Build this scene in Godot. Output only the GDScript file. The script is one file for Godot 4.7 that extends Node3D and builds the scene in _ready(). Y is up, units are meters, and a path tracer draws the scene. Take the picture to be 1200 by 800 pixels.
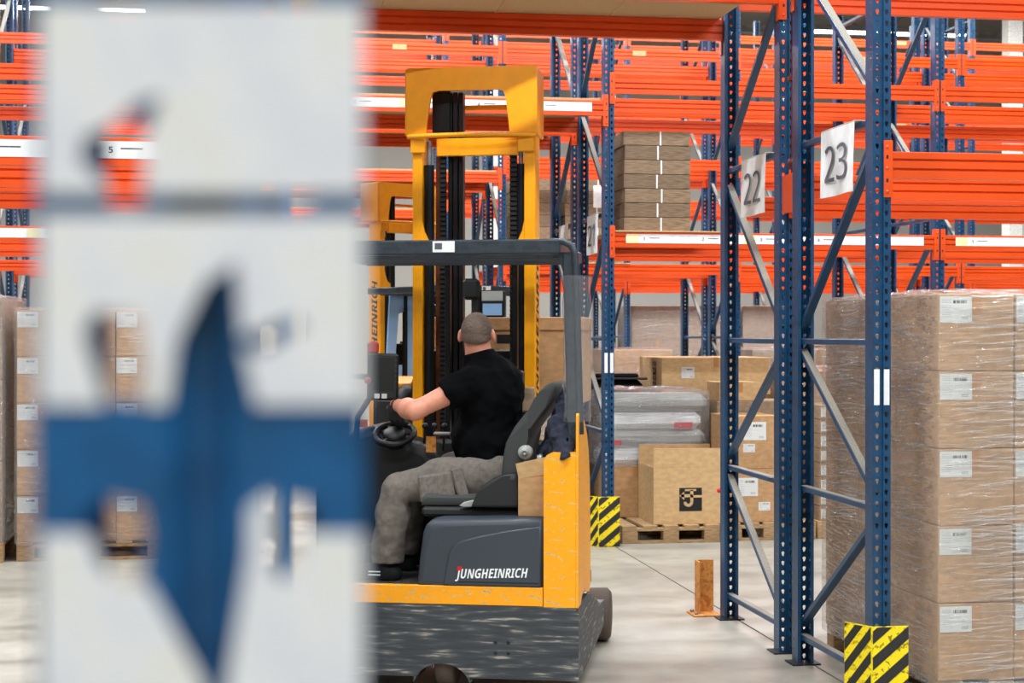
extends Node3D

# ------------------------------------------------------------------ helpers
var M := {}
var taken := {}
var meshes := {}
var rng := RandomNumberGenerator.new()

# Collects triangles; faces are given counter-clockwise as seen from outside.
class B:
	var st := SurfaceTool.new()
	func _init() -> void:
		st.begin(Mesh.PRIMITIVE_TRIANGLES)
		st.set_smooth_group(-1)
	func soft(on: bool) -> void:
		st.set_smooth_group(1 if on else -1)
	func tri(a: Vector3, b: Vector3, c: Vector3) -> void:
		st.add_vertex(a)
		st.add_vertex(c)
		st.add_vertex(b)
	func quad(a: Vector3, b: Vector3, c: Vector3, d: Vector3) -> void:
		tri(a, b, c)
		tri(a, c, d)
	func quad_out(a: Vector3, b: Vector3, c: Vector3, d: Vector3, ctr: Vector3) -> void:
		if (b - a).cross(c - a).dot((a + c) / 2.0 - ctr) < 0.0:
			quad(d, c, b, a)
		else:
			quad(a, b, c, d)
	func tri_out(a: Vector3, b: Vector3, c: Vector3, ctr: Vector3) -> void:
		if (b - a).cross(c - a).dot(a - ctr) < 0.0:
			tri(a, c, b)
		else:
			tri(a, b, c)
	func box(ctr: Vector3, size: Vector3, bev := 0.0, rot := Basis()) -> void:
		var h := size / 2.0
		var b := minf(bev, minf(h.x, minf(h.y, h.z)) * 0.9)
		var v := {}
		for sx in [-1, 1]:
			for sy in [-1, 1]:
				for sz in [-1, 1]:
					var s := Vector3(sx, sy, sz)
					v[[sx, sy, sz, 0]] = ctr + rot * (Vector3(h.x, h.y - b, h.z - b) * s)
					v[[sx, sy, sz, 1]] = ctr + rot * (Vector3(h.x - b, h.y, h.z - b) * s)
					v[[sx, sy, sz, 2]] = ctr + rot * (Vector3(h.x - b, h.y - b, h.z) * s)
					if b > 0.0:
						tri_out(v[[sx, sy, sz, 0]], v[[sx, sy, sz, 1]], v[[sx, sy, sz, 2]], ctr)
		for s in [-1, 1]:
			quad_out(v[[s, -1, -1, 0]], v[[s, 1, -1, 0]], v[[s, 1, 1, 0]], v[[s, -1, 1, 0]], ctr)
			quad_out(v[[-1, s, -1, 1]], v[[1, s, -1, 1]], v[[1, s, 1, 1]], v[[-1, s, 1, 1]], ctr)
			quad_out(v[[-1, -1, s, 2]], v[[1, -1, s, 2]], v[[1, 1, s, 2]], v[[-1, 1, s, 2]], ctr)
			if b > 0.0:
				for t in [-1, 1]:
					quad_out(v[[s, t, -1, 0]], v[[s, t, 1, 0]], v[[s, t, 1, 1]], v[[s, t, -1, 1]], ctr)
					quad_out(v[[s, -1, t, 0]], v[[s, 1, t, 0]], v[[s, 1, t, 2]], v[[s, -1, t, 2]], ctr)
					quad_out(v[[-1, s, t, 1]], v[[1, s, t, 1]], v[[1, s, t, 2]], v[[-1, s, t, 2]], ctr)
	# a polygon (u, v) drawn out along an axis: "z" (x, y), "x" (z, y), "y" (x, z)
	func prism(poly: PackedVector2Array, axis: String, lo: float, hi: float) -> void:
		var p := poly.duplicate()
		if Geometry2D.is_polygon_clockwise(p) == (axis == "z"):
			p.reverse()
		var at := func(q: Vector2, w: float) -> Vector3:
			return Vector3(q.x, q.y, w) if axis == "z" else Vector3(w, q.y, q.x) if axis == "x" else Vector3(q.x, w, q.y)
		var n := p.size()
		for i in n:
			var a := p[i]
			var b := p[(i + 1) % n]
			quad(at.call(a, lo), at.call(b, lo), at.call(b, hi), at.call(a, hi))
		var ix := Geometry2D.triangulate_polygon(p)
		for i in range(0, ix.size(), 3):
			var a := p[ix[i]]
			var b := p[ix[i + 1]]
			var c := p[ix[i + 2]]
			var ctr: Vector3 = at.call(a, (lo + hi) / 2.0)
			tri_out(at.call(a, hi), at.call(b, hi), at.call(c, hi), ctr)
			tri_out(at.call(a, lo), at.call(b, lo), at.call(c, lo), ctr)
	func bar(a: Vector3, b: Vector3, w: float, h: float, bev := 0.0, up := Vector3.UP) -> void:
		var z := (b - a).normalized()
		var x := up.cross(z).normalized()
		box((a + b) / 2.0, Vector3(w, h, (b - a).length()), bev, Basis(x, z.cross(x), z))
	func tube(pts: Array, radii, n := 10, flat_x := 1.0) -> void:
		soft(true)
		var rings := []
		var last := Vector3.ZERO
		for i in pts.size():
			var t: Vector3 = (pts[mini(i + 1, pts.size() - 1)] - pts[maxi(i - 1, 0)]).normalized()
			var u: Vector3
			if last == Vector3.ZERO:
				u = t.cross(Vector3.RIGHT if absf(t.x) < 0.8 else Vector3.UP).normalized()
			else:
				u = (last - t * last.dot(t)).normalized()
			last = u
			var w := t.cross(u)
			var r: float = radii[i] if radii is Array else radii
			var ring := []
			for k in n:
				var an := TAU * k / n
				ring.append(pts[i] + u * cos(an) * r * flat_x + w * sin(an) * r)
			rings.append(ring)
		for i in pts.size() - 1:
			var mid: Vector3 = (pts[i] + pts[i + 1]) / 2.0
			for k in n:
				var l := (k + 1) % n
				quad_out(rings[i][k], rings[i][l], rings[i + 1][l], rings[i + 1][k], mid)
		soft(false)
		for e in [0, pts.size() - 1]:
			var inner: Vector3 = pts[1] if e == 0 else pts[e - 1]
			for k in n:
				tri_out(pts[e], rings[e][k], rings[e][(k + 1) % n], inner)
	# profile of (radius, height) turned about an axis through c
	func lathe(c: Vector3, prof: Array, n := 20, basis := Basis()) -> void:
		soft(true)
		for i in prof.size() - 1:
			var p: Vector2 = prof[i]
			var q: Vector2 = prof[i + 1]
			for k in n:
				var a := TAU * k / n
				var b := TAU * (k + 1) / n
				var da := Vector3(cos(a), 0, sin(a))
				var db := Vector3(cos(b), 0, sin(b))
				var v0 := c + basis * (da * p.x + Vector3.UP * p.y)
				var v1 := c + basis * (db * p.x + Vector3.UP * p.y)
				var v2 := c + basis * (db * q.x + Vector3.UP * q.y)
				var v3 := c + basis * (da * q.x + Vector3.UP * q.y)
				var hint := c + basis * (Vector3.UP * (p.y + q.y) / 2.0)
				if absf(p.x - q.x) > absf(p.y - q.y) * 4.0:
					quad(v0, v3, v2, v1)
				else:
					quad_out(v0, v1, v2, v3, hint)
		soft(false)
	func done(m: Material, onto: ArrayMesh = null) -> ArrayMesh:
		st.generate_normals()
		st.set_material(m)
		return st.commit(onto) if onto else st.commit()

func numbered(called: String) -> String:
	taken[called] = taken.get(called, -1) + 1
	return called if taken[called] == 0 else "%s_%03d" % [called, taken[called]]

func tag(o: Node, label := "", category := "", group := "", kind := "") -> Node:
	if label: o.set_meta("label", label)
	if category: o.set_meta("category", category)
	if group: o.set_meta("group", group)
	if kind: o.set_meta("kind", kind)
	return o

func thing(called: String, label: String, category: String, at := Vector3.ZERO, turn := 0.0, group := "") -> Node3D:
	var o := Node3D.new()
	o.name = numbered(called)
	add_child(o)
	o.position = at
	o.rotation.y = turn
	tag(o, label, category, group)
	return o

func part(called: String, mesh: Mesh, parent: Node, at := Vector3.ZERO, label := "") -> MeshInstance3D:
	var o := MeshInstance3D.new()
	o.name = called
	o.mesh = mesh
	o.position = at
	parent.add_child(o, true)
	if label: o.set_meta("label", label)
	return o

func single(called: String, mesh: Mesh, label: String, category: String, at := Vector3.ZERO, turn := 0.0, group := "") -> MeshInstance3D:
	var o := part(numbered(called), mesh, self, at)
	o.rotation.y = turn
	tag(o, label, category, group)
	return o

func structure(called: String, mesh: Mesh, at := Vector3.ZERO, parent: Node = self) -> MeshInstance3D:
	var o := part(called, mesh, parent, at)
	if parent == self:
		o.set_meta("kind", "structure")
	return o

func boxed(size: Vector3, m: Material, bev := 0.0, ctr := Vector3.ZERO) -> ArrayMesh:
	var key := [size, m, bev, ctr]
	if not meshes.has(key):
		var b := B.new()
		b.box(ctr, size, bev)
		meshes[key] = b.done(m)
	return meshes[key]

func ramp(stops: Array) -> Gradient:
	var g := Gradient.new()
	var o := PackedFloat32Array()
	var c := PackedColorArray()
	for s in stops:
		o.append(s[0])
		c.append(s[1])
	g.offsets = o
	g.colors = c
	return g

func noise_tex(sd: int, freq: float, stops: Array, size := 512, octaves := 4, kind := FastNoiseLite.TYPE_SIMPLEX_SMOOTH, normal := false, strength := 4.0) -> NoiseTexture2D:
	var n := FastNoiseLite.new()
	n.seed = sd
	n.noise_type = kind
	n.frequency = freq
	n.fractal_octaves = octaves
	var t := NoiseTexture2D.new()
	t.width = size
	t.height = size
	t.seamless = true
	t.noise = n
	if normal:
		t.as_normal_map = true
		t.bump_strength = strength
	else:
		t.color_ramp = ramp(stops)
	return t

func grey(v: float, a := 1.0) -> Color:
	return Color(v, v, v, a)

func mat(called: String, color: Color, rough := 0.6, metal := 0.0, tex: Texture2D = null, scale := Vector3.ONE, world := false) -> StandardMaterial3D:
	var m := StandardMaterial3D.new()
	m.resource_name = called
	m.albedo_color = color
	m.roughness = rough
	m.metallic = metal
	if tex:
		m.albedo_texture = tex
		m.uv1_triplanar = true
		m.uv1_world_triplanar = world
		m.uv1_scale = scale
	M[called] = m
	return m

func relief(m: StandardMaterial3D, tex: Texture2D, depth: float) -> void:
	m.heightmap_enabled = true
	m.heightmap_texture = tex
	m.heightmap_scale = depth

func text_mesh(words: String, height: float, m: Material, depth := 0.0008, bold := true, font := "Droid Sans") -> TextMesh:
	var t := TextMesh.new()
	var f := SystemFont.new()
	f.font_names = PackedStringArray([font])
	f.font_weight = 700 if bold else 400
	t.font = f
	t.text = words
	t.font_size = 64
	t.pixel_size = height / 46.0
	t.depth = depth
	t.material = m
	t.curve_step = 2.0
	return t

# ------------------------------------------------------------------ smooth bodies: capsules and ellipsoids joined, meshed as surface nets
func cap(a: Vector3, b: Vector3, ra: float, rb: float, cut := []) -> Dictionary:
	return {"a": a, "b": b, "ra": ra, "rb": rb, "cut": cut}

func ell(c: Vector3, r: Vector3, basis := Basis(), cut := []) -> Dictionary:
	return {"c": c, "r": r, "inv": basis.inverse(), "cut": cut}

func blob(prims: Array, cell: float, k: float, grow := 0.0, ruffle := 0.0, freq := 14.0, sd := 1, cuts := []) -> Array:
	var lo := Vector3.ONE * 1e9
	var hi := Vector3.ONE * -1e9
	var boxes := []
	var pad := k + cell * 3.0 + grow + ruffle
	for p in prims:
		var l: Vector3
		var h: Vector3
		if p.has("c"):
			var r := maxf(p.r.x, maxf(p.r.y, p.r.z))
			l = p.c - Vector3.ONE * r
			h = p.c + Vector3.ONE * r
		else:
			var r := maxf(p.ra, p.rb)
			l = Vector3(minf(p.a.x, p.b.x), minf(p.a.y, p.b.y), minf(p.a.z, p.b.z)) - Vector3.ONE * r
			h = Vector3(maxf(p.a.x, p.b.x), maxf(p.a.y, p.b.y), maxf(p.a.z, p.b.z)) + Vector3.ONE * r
		l -= Vector3.ONE * pad
		h += Vector3.ONE * pad
		boxes.append([l, h])
		lo = lo.min(l)
		hi = hi.max(h)
	var nx := int((hi.x - lo.x) / cell) + 2
	var ny := int((hi.y - lo.y) / cell) + 2
	var nz := int((hi.z - lo.z) / cell) + 2
	var g := PackedFloat32Array()
	g.resize(nx * ny * nz)
	g.fill(1.0)
	for q in prims.size():
		var p: Dictionary = prims[q]
		var is_ell: bool = p.has("c")
		var l: Vector3 = boxes[q][0]
		var h: Vector3 = boxes[q][1]
		var x0 := maxi(0, int((l.x - lo.x) / cell))
		var x1 := mini(nx - 1, int((h.x - lo.x) / cell) + 1)
		var y0 := maxi(0, int((l.y - lo.y) / cell))
		var y1 := mini(ny - 1, int((h.y - lo.y) / cell) + 1)
		var z0 := maxi(0, int((l.z - lo.z) / cell))
		var z1 := mini(nz - 1, int((h.z - lo.z) / cell) + 1)
		var a: Vector3 = Vector3.ZERO if is_ell else p.a
		var ab: Vector3 = Vector3.ZERO if is_ell else p.b - p.a
		var ab2: float = maxf(ab.length_squared(), 1e-9)
		var ra: float = 0.0 if is_ell else p.ra
		var dr: float = 0.0 if is_ell else p.rb - p.ra
		var c: Vector3 = p.c if is_ell else Vector3.ZERO
		var r: Vector3 = p.r if is_ell else Vector3.ONE
		var inv: Basis = p.inv if is_ell else Basis()
		var cut: Array = p.cut
		for z in range(z0, z1 + 1):
			for y in range(y0, y1 + 1):
				var row := (z * ny + y) * nx
				for x in range(x0, x1 + 1):
					var pt := lo + Vector3(x, y, z) * cell
					var d: float
					if is_ell:
						var e := inv * (pt - c)
						var k0 := (e / r).length()
						d = k0 * (k0 - 1.0) / maxf((e / (r * r)).length(), 1e-6)
					else:
						var t := clampf((pt - a).dot(ab) / ab2, 0.0, 1.0)
						d = (pt - a - ab * t).length() - ra - dr * t
					if cut:
						d = maxf(d, (pt - cut[0]).dot(cut[1]))
					var o := g[row + x]
					var hh := maxf(k - absf(o - d), 0.0) / k
					g[row + x] = minf(o, d) - hh * hh * k * 0.25
	var nn := FastNoiseLite.new()
	nn.seed = sd
	nn.frequency = freq
	nn.fractal_octaves = 2
	for i in g.size():
		var d := g[i] - grow
		if absf(d) < 0.06 and (ruffle > 0.0 or cuts):
			var x := i % nx
			var y := (i / nx) % ny
			var z := i / (nx * ny)
			var pt := lo + Vector3(x, y, z) * cell
			if ruffle > 0.0:
				d += nn.get_noise_3dv(pt) * ruffle
			for cu in cuts:
				d = maxf(d, (pt - cu[0]).dot(cu[1]))
		g[i] = d
	var vs := PackedVector3Array()
	var ns := PackedVector3Array()
	var id := PackedInt32Array()
	var at := PackedInt32Array()
	at.resize(g.size())
	at.fill(-1)
	var corner := [0, 1, nx, nx + 1, nx * ny, nx * ny + 1, nx * ny + nx, nx * ny + nx + 1]
	var pairs := [[0, 1], [2, 3], [4, 5], [6, 7], [0, 2], [1, 3], [4, 6], [5, 7], [0, 4], [1, 5], [2, 6], [3, 7]]
	var off := []
	for i in 8:
		off.append(Vector3(i & 1, (i >> 1) & 1, (i >> 2) & 1))
	for z in nz - 1:
		for y in ny - 1:
			var row := (z * ny + y) * nx
			for x in nx - 1:
				var i := row + x
				if absf(g[i]) > cell * 2.5:
					continue
				var neg := 0
				for c in 8:
					if g[i + corner[c]] < 0.0:
						neg += 1
				if neg == 0 or neg == 8:
					continue
				var sum := Vector3.ZERO
				var n := 0
				for pr in pairs:
					var d0 := g[i + corner[pr[0]]]
					var d1 := g[i + corner[pr[1]]]
					if (d0 < 0.0) != (d1 < 0.0):
						var o0: Vector3 = off[pr[0]]
						sum += o0.lerp(off[pr[1]], d0 / (d0 - d1))
						n += 1
				var gr := Vector3.ZERO
				for q in 4:
					gr.x += g[i + corner[pairs[q][1]]] - g[i + corner[pairs[q][0]]]
					gr.y += g[i + corner[pairs[q + 4][1]]] - g[i + corner[pairs[q + 4][0]]]
					gr.z += g[i + corner[pairs[q + 8][1]]] - g[i + corner[pairs[q + 8][0]]]
				at[i] = vs.size()
				vs.append(lo + (Vector3(x, y, z) + sum / n) * cell)
				ns.append(gr.normalized())
	var step := [1, nx, nx * ny]
	for i in g.size():
		if at[i] < 0:
			continue
		for ax in 3:
			var j: int = i + step[ax]
			if (g[i] < 0.0) == (g[j] < 0.0):
				continue
			var u: int = step[(ax + 1) % 3]
			var v: int = step[(ax + 2) % 3]
			if i - u - v < 0:
				continue
			var q := [at[i], at[i - u], at[i - u - v], at[i - v]]
			if q.min() < 0:
				continue
			if g[i] < 0.0:
				q.reverse()
			for e in [0, 1, 2, 0, 2, 3]:
				id.append(q[e])
	return [vs, ns, id]

func blob_mesh(blobs: Array, m: Material) -> ArrayMesh:
	var vs := PackedVector3Array()
	var ns := PackedVector3Array()
	var id := PackedInt32Array()
	for b in blobs:
		var base := vs.size()
		vs.append_array(b[0])
		ns.append_array(b[1])
		for i in b[2]:
			id.append(base + i)
	var arr := []
	arr.resize(Mesh.ARRAY_MAX)
	arr[Mesh.ARRAY_VERTEX] = vs
	arr[Mesh.ARRAY_NORMAL] = ns
	arr[Mesh.ARRAY_INDEX] = id
	var am := ArrayMesh.new()
	am.add_surface_from_arrays(Mesh.PRIMITIVE_TRIANGLES, arr)
	am.surface_set_material(0, m)
	return am

# ------------------------------------------------------------------ materials
func print_texture(sd: int) -> ImageTexture:
	var r := RandomNumberGenerator.new()
	r.seed = sd
	var im := Image.create(128, 96, false, Image.FORMAT_RGBA8)
	im.fill(Color(0.82, 0.82, 0.81))
	for x in range(52, 108):
		if r.randf() < 0.55:
			im.fill_rect(Rect2i(x, 14, 1, 12), Color(0.2, 0.2, 0.2))
	for y in [10, 16, 22, 34, 42, 50, 58, 66, 74]:
		var x := 8
		while x < 44:
			var w := r.randi_range(3, 9)
			im.fill_rect(Rect2i(x, y, w, 2), Color(0.6, 0.6, 0.6))
			x += w + 3
	for y in [76, 82]:
		im.fill_rect(Rect2i(86, y, 28, 2), Color(0.45, 0.45, 0.45))
	im.fill_rect(Rect2i(60, 44, 30, 1), Color(0.7, 0.7, 0.7))
	return ImageTexture.create_from_image(im)

func make_materials() -> void:
	var fine := noise_tex(3, 0.05, [[0.25, grey(0.86)], [0.75, grey(1.0)]], 512, 4)
	var steel := noise_tex(4, 0.012, [[0.2, grey(0.84)], [0.6, grey(1.0)], [0.8, grey(0.93)]], 512, 5)
	mat("blue", Color(0.055, 0.265, 0.415), 0.36, 0.0, steel, Vector3(1.5, 1.5, 1.5))
	mat("blue_post", Color(0.035, 0.335, 0.54), 0.45, 0.0, steel, Vector3(3, 3, 3))
	mat("orange", Color(0.90, 0.315, 0.09), 0.32, 0.0, noise_tex(33, 0.01, [[0.2, grey(0.93)], [0.7, grey(1.0)]], 256, 3), Vector3(0.4, 0.4, 0.4))
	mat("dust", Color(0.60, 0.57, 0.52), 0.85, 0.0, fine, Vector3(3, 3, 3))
	mat("galvanised", Color(0.62, 0.63, 0.64), 0.4, 0.7, fine, Vector3(4, 4, 4))
	mat("dark_steel", Color(0.16, 0.17, 0.18), 0.5, 0.2, fine, Vector3(4, 4, 4))
	mat("bolt", Color(0.5, 0.5, 0.5), 0.35, 0.9)
	mat("paper", Color(0.93, 0.93, 0.93), 0.75, 0.0, noise_tex(5, 0.01, [[0.2, grey(0.94)], [0.8, grey(1.0)]], 256, 3), Vector3(3, 3, 3))
	mat("sticker", Color(0.88, 0.885, 0.89), 0.5, 0.0, noise_tex(6, 0.008, [[0.2, Color(0.97, 0.97, 0.99)], [0.55, Color(1, 1, 1)], [0.8, Color(1.0, 0.99, 0.96)]], 256, 3), Vector3(14, 14, 14))
	mat("ivory", Color(0.92, 0.88, 0.68), 0.7)
	mat("ink", Color(0.33, 0.33, 0.36), 0.8)
	mat("ink_grey", Color(0.34, 0.34, 0.37), 0.8)
	mat("print_black", Color(0.07, 0.065, 0.06), 0.8)
	mat("white_print", Color(0.95, 0.95, 0.95), 0.5)
	mat("red_print", Color(0.80, 0.06, 0.10), 0.5)
	mat("card", Color(0.74, 0.575, 0.40), 0.85, 0.0, noise_tex(7, 0.02, [[0.2, grey(0.90)], [0.8, grey(1.0)]], 512, 5), Vector3(1.2, 2.2, 1.2))
	mat("card_pale", Color(0.80, 0.655, 0.465), 0.85, 0.0, noise_tex(8, 0.02, [[0.2, grey(0.92)], [0.8, grey(1.0)]], 512, 5), Vector3(1.2, 2.2, 1.2))
	mat("card_dull", Color(0.62, 0.52, 0.42), 0.85, 0.0, noise_tex(9, 0.02, [[0.2, grey(0.86)], [0.8, grey(1.0)]], 512, 5), Vector3(1.2, 2.2, 1.2))
	mat("card_edge", Color(0.58, 0.48, 0.38), 0.9, 0.0, noise_tex(10, 0.03, [[0.25, grey(0.72)], [0.5, grey(0.92)], [0.75, grey(1.0)]], 512, 3), Vector3(0.5, 9, 0.5))
	mat("card_edge_dark", Color(0.52, 0.43, 0.34), 0.9, 0.0, M.card_edge.albedo_texture, Vector3(0.5, 10, 0.5))
	mat("tape", Color(0.70, 0.50, 0.31), 0.3)
	mat("strap", Color(0.9, 0.9, 0.9), 0.4)
	mat("wood", Color(0.74, 0.60, 0.43), 0.8, 0.0, noise_tex(11, 0.02, [[0.2, grey(0.78)], [0.8, grey(1.0)]], 512, 5), Vector3(0.8, 6, 6))
	mat("chipboard", Color(0.78, 0.64, 0.46), 0.85, 0.0, noise_tex(12, 0.12, [[0.3, grey(0.86)], [0.7, grey(1.0)]], 512, 3), Vector3(1.5, 1.5, 1.5))
	mat("concrete", Color(0.645, 0.625, 0.585), 0.42, 0.0, noise_tex(13, 0.006, [[0.2, Color(0.90, 0.895, 0.89)], [0.45, Color(0.97, 0.965, 0.955)], [0.6, Color(1, 1, 0.99)], [0.8, Color(0.93, 0.925, 0.915)]], 1024, 7), Vector3(0.3, 0.3, 0.3), true)
	M.concrete.roughness_texture = noise_tex(14, 0.01, [[0.2, grey(0.7)], [0.8, grey(1.0)]], 512, 5)
	mat("wall", Color(0.62, 0.60, 0.57), 0.9, 0.0, fine, Vector3(0.3, 0.3, 0.3), true)
	mat("wall_grey", Color(0.62, 0.60, 0.57), 0.9)
	mat("roof_sheet", Color(0.50, 0.485, 0.46), 0.8)
	mat("column_white", Color(0.86, 0.85, 0.82), 0.8, 0.0, fine, Vector3(1, 1, 1))
	mat("pipe_red", Color(0.45, 0.16, 0.14), 0.5, 0.2, fine, Vector3(6, 6, 6))
	var lamp := mat("lamp_glow", Color(1, 1, 1), 0.5)
	lamp.emission_enabled = true
	lamp.emission = Color(0.96, 0.985, 1.0)
	lamp.emission_energy_multiplier = 6.0
	# truck
	mat("truck_yellow", Color(1.0, 0.66, 0.035), 0.34, 0.0, noise_tex(15, 0.01, [[0.2, grey(0.975)], [0.7, grey(1.0)]], 512, 4), Vector3(2, 2, 2))
	var chip := noise_tex(16, 0.012, [[0.0, Color(1.0, 0.65, 0.03)], [0.45, Color(1.0, 0.66, 0.04)], [0.72, Color(0.99, 0.64, 0.05)], [0.755, Color(0.93, 0.74, 0.36)], [0.79, Color(0.80, 0.74, 0.62)], [0.87, Color(0.6, 0.58, 0.55)]], 1024, 6)
	mat("truck_yellow_worn", Color(1, 1, 1), 0.42, 0.0, chip, Vector3(0.9, 4.5, 0.9))
	var scuff := noise_tex(17, 0.018, [[0.0, Color(0.19, 0.205, 0.225)], [0.5, Color(0.25, 0.265, 0.28)], [0.64, Color(0.31, 0.32, 0.33)], [0.73, Color(0.42, 0.415, 0.40)], [0.80, Color(0.62, 0.59, 0.54)], [0.9, Color(0.66, 0.64, 0.60)]], 1024, 7)
	mat("truck_grey_worn", Color(1, 1, 1), 0.55, 0.1, scuff, Vector3(0.22, 1.9, 0.22))
	mat("truck_cover", Color(0.235, 0.26, 0.295), 0.42, 0.0, noise_tex(18, 0.2, [[0.3, grey(0.93)], [0.7, grey(1.0)]], 256, 2), Vector3(5, 5, 5))
	mat("guard_grey", Color(0.215, 0.245, 0.275), 0.4, 0.2, steel, Vector3(3, 3, 3))
	mat("black_metal", Color(0.045, 0.05, 0.055), 0.4, 0.3)
	mat("black_plastic", Color(0.06, 0.062, 0.065), 0.5)
	mat("hydraulic", Color(0.10, 0.125, 0.15), 0.3, 0.4)
	mat("hose", Color(0.05, 0.05, 0.05), 0.6)
	mat("mast_rust", Color(0.50, 0.24, 0.08), 0.6, 0.2, fine, Vector3(5, 5, 5))
	mat("seat_cloth", Color(0.27, 0.28, 0.275), 0.95, 0.0, noise_tex(19, 0.25, [[0.3, grey(0.8)], [0.7, grey(1.0)]], 256, 2), Vector3(6, 6, 6))
	mat("seat_plastic", Color(0.105, 0.11, 0.11), 0.6)
	mat("knob_grey", Color(0.62, 0.62, 0.60), 0.5)
	mat("screen_dark", Color(0.13, 0.13, 0.125), 0.25)
	mat("button_grey", Color(0.78, 0.76, 0.74), 0.4)
	mat("red_plastic", Color(0.60, 0.07, 0.06), 0.35)
	mat("orange_tag", Color(1.0, 0.5, 0.08), 0.6)
	mat("tread", Color(0.40, 0.34, 0.30), 0.85, 0.0, fine, Vector3(5, 5, 5))
	mat("steel_plate", Color(0.42, 0.42, 0.41), 0.4, 0.6, fine, Vector3(8, 8, 8))
	mat("pale_blue", Color(0.55, 0.70, 0.86), 0.4)
	mat("hazard_yellow", Color(0.98, 0.87, 0.05), 0.45, 0.0, noise_tex(20, 0.02, [[0.0, grey(1.0)], [0.66, grey(1.0)], [0.70, Color(0.75, 0.74, 0.72)], [0.8, Color(0.55, 0.55, 0.55)]], 512, 5), Vector3(2.5, 2.5, 2.5))
	mat("hazard_black", Color(0.16, 0.155, 0.15), 0.6, 0.0, noise_tex(21, 0.03, [[0.0, grey(0.85)], [0.62, grey(1.0)], [0.72, Color(2.0, 2.0, 1.9)]], 512, 5), Vector3(2.5, 2.5, 2.5))
	mat("rust_orange", Color(0.86, 0.58, 0.27), 0.7, 0.0, noise_tex(22, 0.01, [[0.2, Color(0.8, 0.7, 0.62)], [0.5, Color(1, 1, 1)], [0.8, Color(0.86, 0.82, 0.8)]], 512, 5), Vector3(3, 3, 3))
	# cloth and skin
	mat("shirt_black", Color(0.034, 0.037, 0.047), 0.92, 0.0, noise_tex(23, 0.3, [[0.3, grey(0.85)], [0.7, grey(1.0)]], 256, 2), Vector3(7, 7, 7))
	M.shirt_black.metallic_specular = 0.2
	mat("trousers", Color(0.45, 0.415, 0.385), 0.95, 0.0, noise_tex(24, 0.02, [[0.25, grey(0.86)], [0.75, grey(1.0)]], 512, 5), Vector3(3, 3, 3))
	mat("skin", Color(0.86, 0.60, 0.50), 0.5, 0.0, noise_tex(25, 0.012, [[0.2, Color(1.0, 0.90, 0.87)], [0.6, Color(1, 1, 1)], [0.8, Color(1.0, 0.93, 0.9)]], 256, 4), Vector3(6, 6, 6))
	M.skin.subsurf_scatter_enabled = true
	M.skin.subsurf_scatter_strength = 0.1
	mat("stubble", Color(0.47, 0.385, 0.335), 0.75, 0.0, noise_tex(26, 0.35, [[0.3, grey(0.62)], [0.7, grey(1.0)]], 256, 2), Vector3(12, 12, 12))
	mat("glove", Color(0.14, 0.15, 0.16), 0.8)
	mat("shoe", Color(0.08, 0.08, 0.085), 0.7)
	mat("jacket", Color(0.15, 0.165, 0.235), 0.95, 0.0, M.shirt_black.albedo_texture, Vector3(7, 7, 7))
	mat("eye_white", Color(0.9, 0.9, 0.88), 0.3)
	var bottle := mat("clear_plastic", Color(0.92, 0.95, 0.97, 0.25), 0.08)
	bottle.transparency = BaseMaterial3D.TRANSPARENCY_ALPHA
	var wrap := mat("thin_wrap", Color(0.95, 0.97, 1.0, 0.05), 0.12)
	wrap.transparency = BaseMaterial3D.TRANSPARENCY_ALPHA
	# stretch film: one even clear sheet; wrinkles are relief and the lamps make the glints
	var wrinkles := noise_tex(28, 0.014, [], 1024, 5, FastNoiseLite.TYPE_SIMPLEX_SMOOTH, true, 26.0)
	var film := mat("film", Color(0.93, 0.94, 0.95, 0.10), 0.15)
	film.transparency = BaseMaterial3D.TRANSPARENCY_ALPHA
	film.uv1_triplanar = true
	film.uv1_scale = Vector3(0.35, 3.2, 0.35)
	film.normal_enabled = true
	film.normal_texture = wrinkles
	film.normal_scale = 1.0
	for i in 3:
		var m := StandardMaterial3D.new()
		m.resource_name = "label_print"
		m.albedo_texture = print_texture(40 + i)
		m.roughness = 0.6
		M["label_print_%d" % i] = m

# ------------------------------------------------------------------ racks
const LINES := [-2.87, -0.05, 2.75, 5.535, 8.32, 11.105, 13.89]
const ROWS := [6.92, 12.67, 18.42, 24.17]
const DEEP := 1.11
const ORD := ["first", "second", "third", "fourth", "fifth", "sixth", "seventh"]

# a rectangle with a star-shaped hole, in the plane given by o, u, v
func holed(b: B, o: Vector3, u: Vector3, v: Vector3, w: float, h: float, hole: Vector2, reach: Callable, extra: int) -> void:
	var angles := []
	for c in [Vector2(0, 0), Vector2(w, 0), Vector2(w, h), Vector2(0, h)]:
		angles.append((c - hole).angle())
	for k in extra:
		angles.append(wrapf(TAU * (k + 0.3) / extra, -PI, PI))
	angles.sort()
	var n := angles.size()
	var ins := []
	var out := []
	for a in angles:
		var d := Vector2(cos(a), sin(a))
		ins.append(hole + d * reach.call(a))
		var t := 1e9
		if absf(d.x) > 1e-6:
			t = minf(t, ((w if d.x > 0 else 0.0) - hole.x) / d.x)
		if absf(d.y) > 1e-6:
			t = minf(t, ((h if d.y > 0 else 0.0) - hole.y) / d.y)
		out.append(hole + d * t)
	for i in n:
		var j := (i + 1) % n
		b.quad(o + u * ins[i].x + v * ins[i].y, o + u * out[i].x + v * out[i].y, o + u * out[j].x + v * out[j].y, o + u * ins[j].x + v * ins[j].y)

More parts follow.
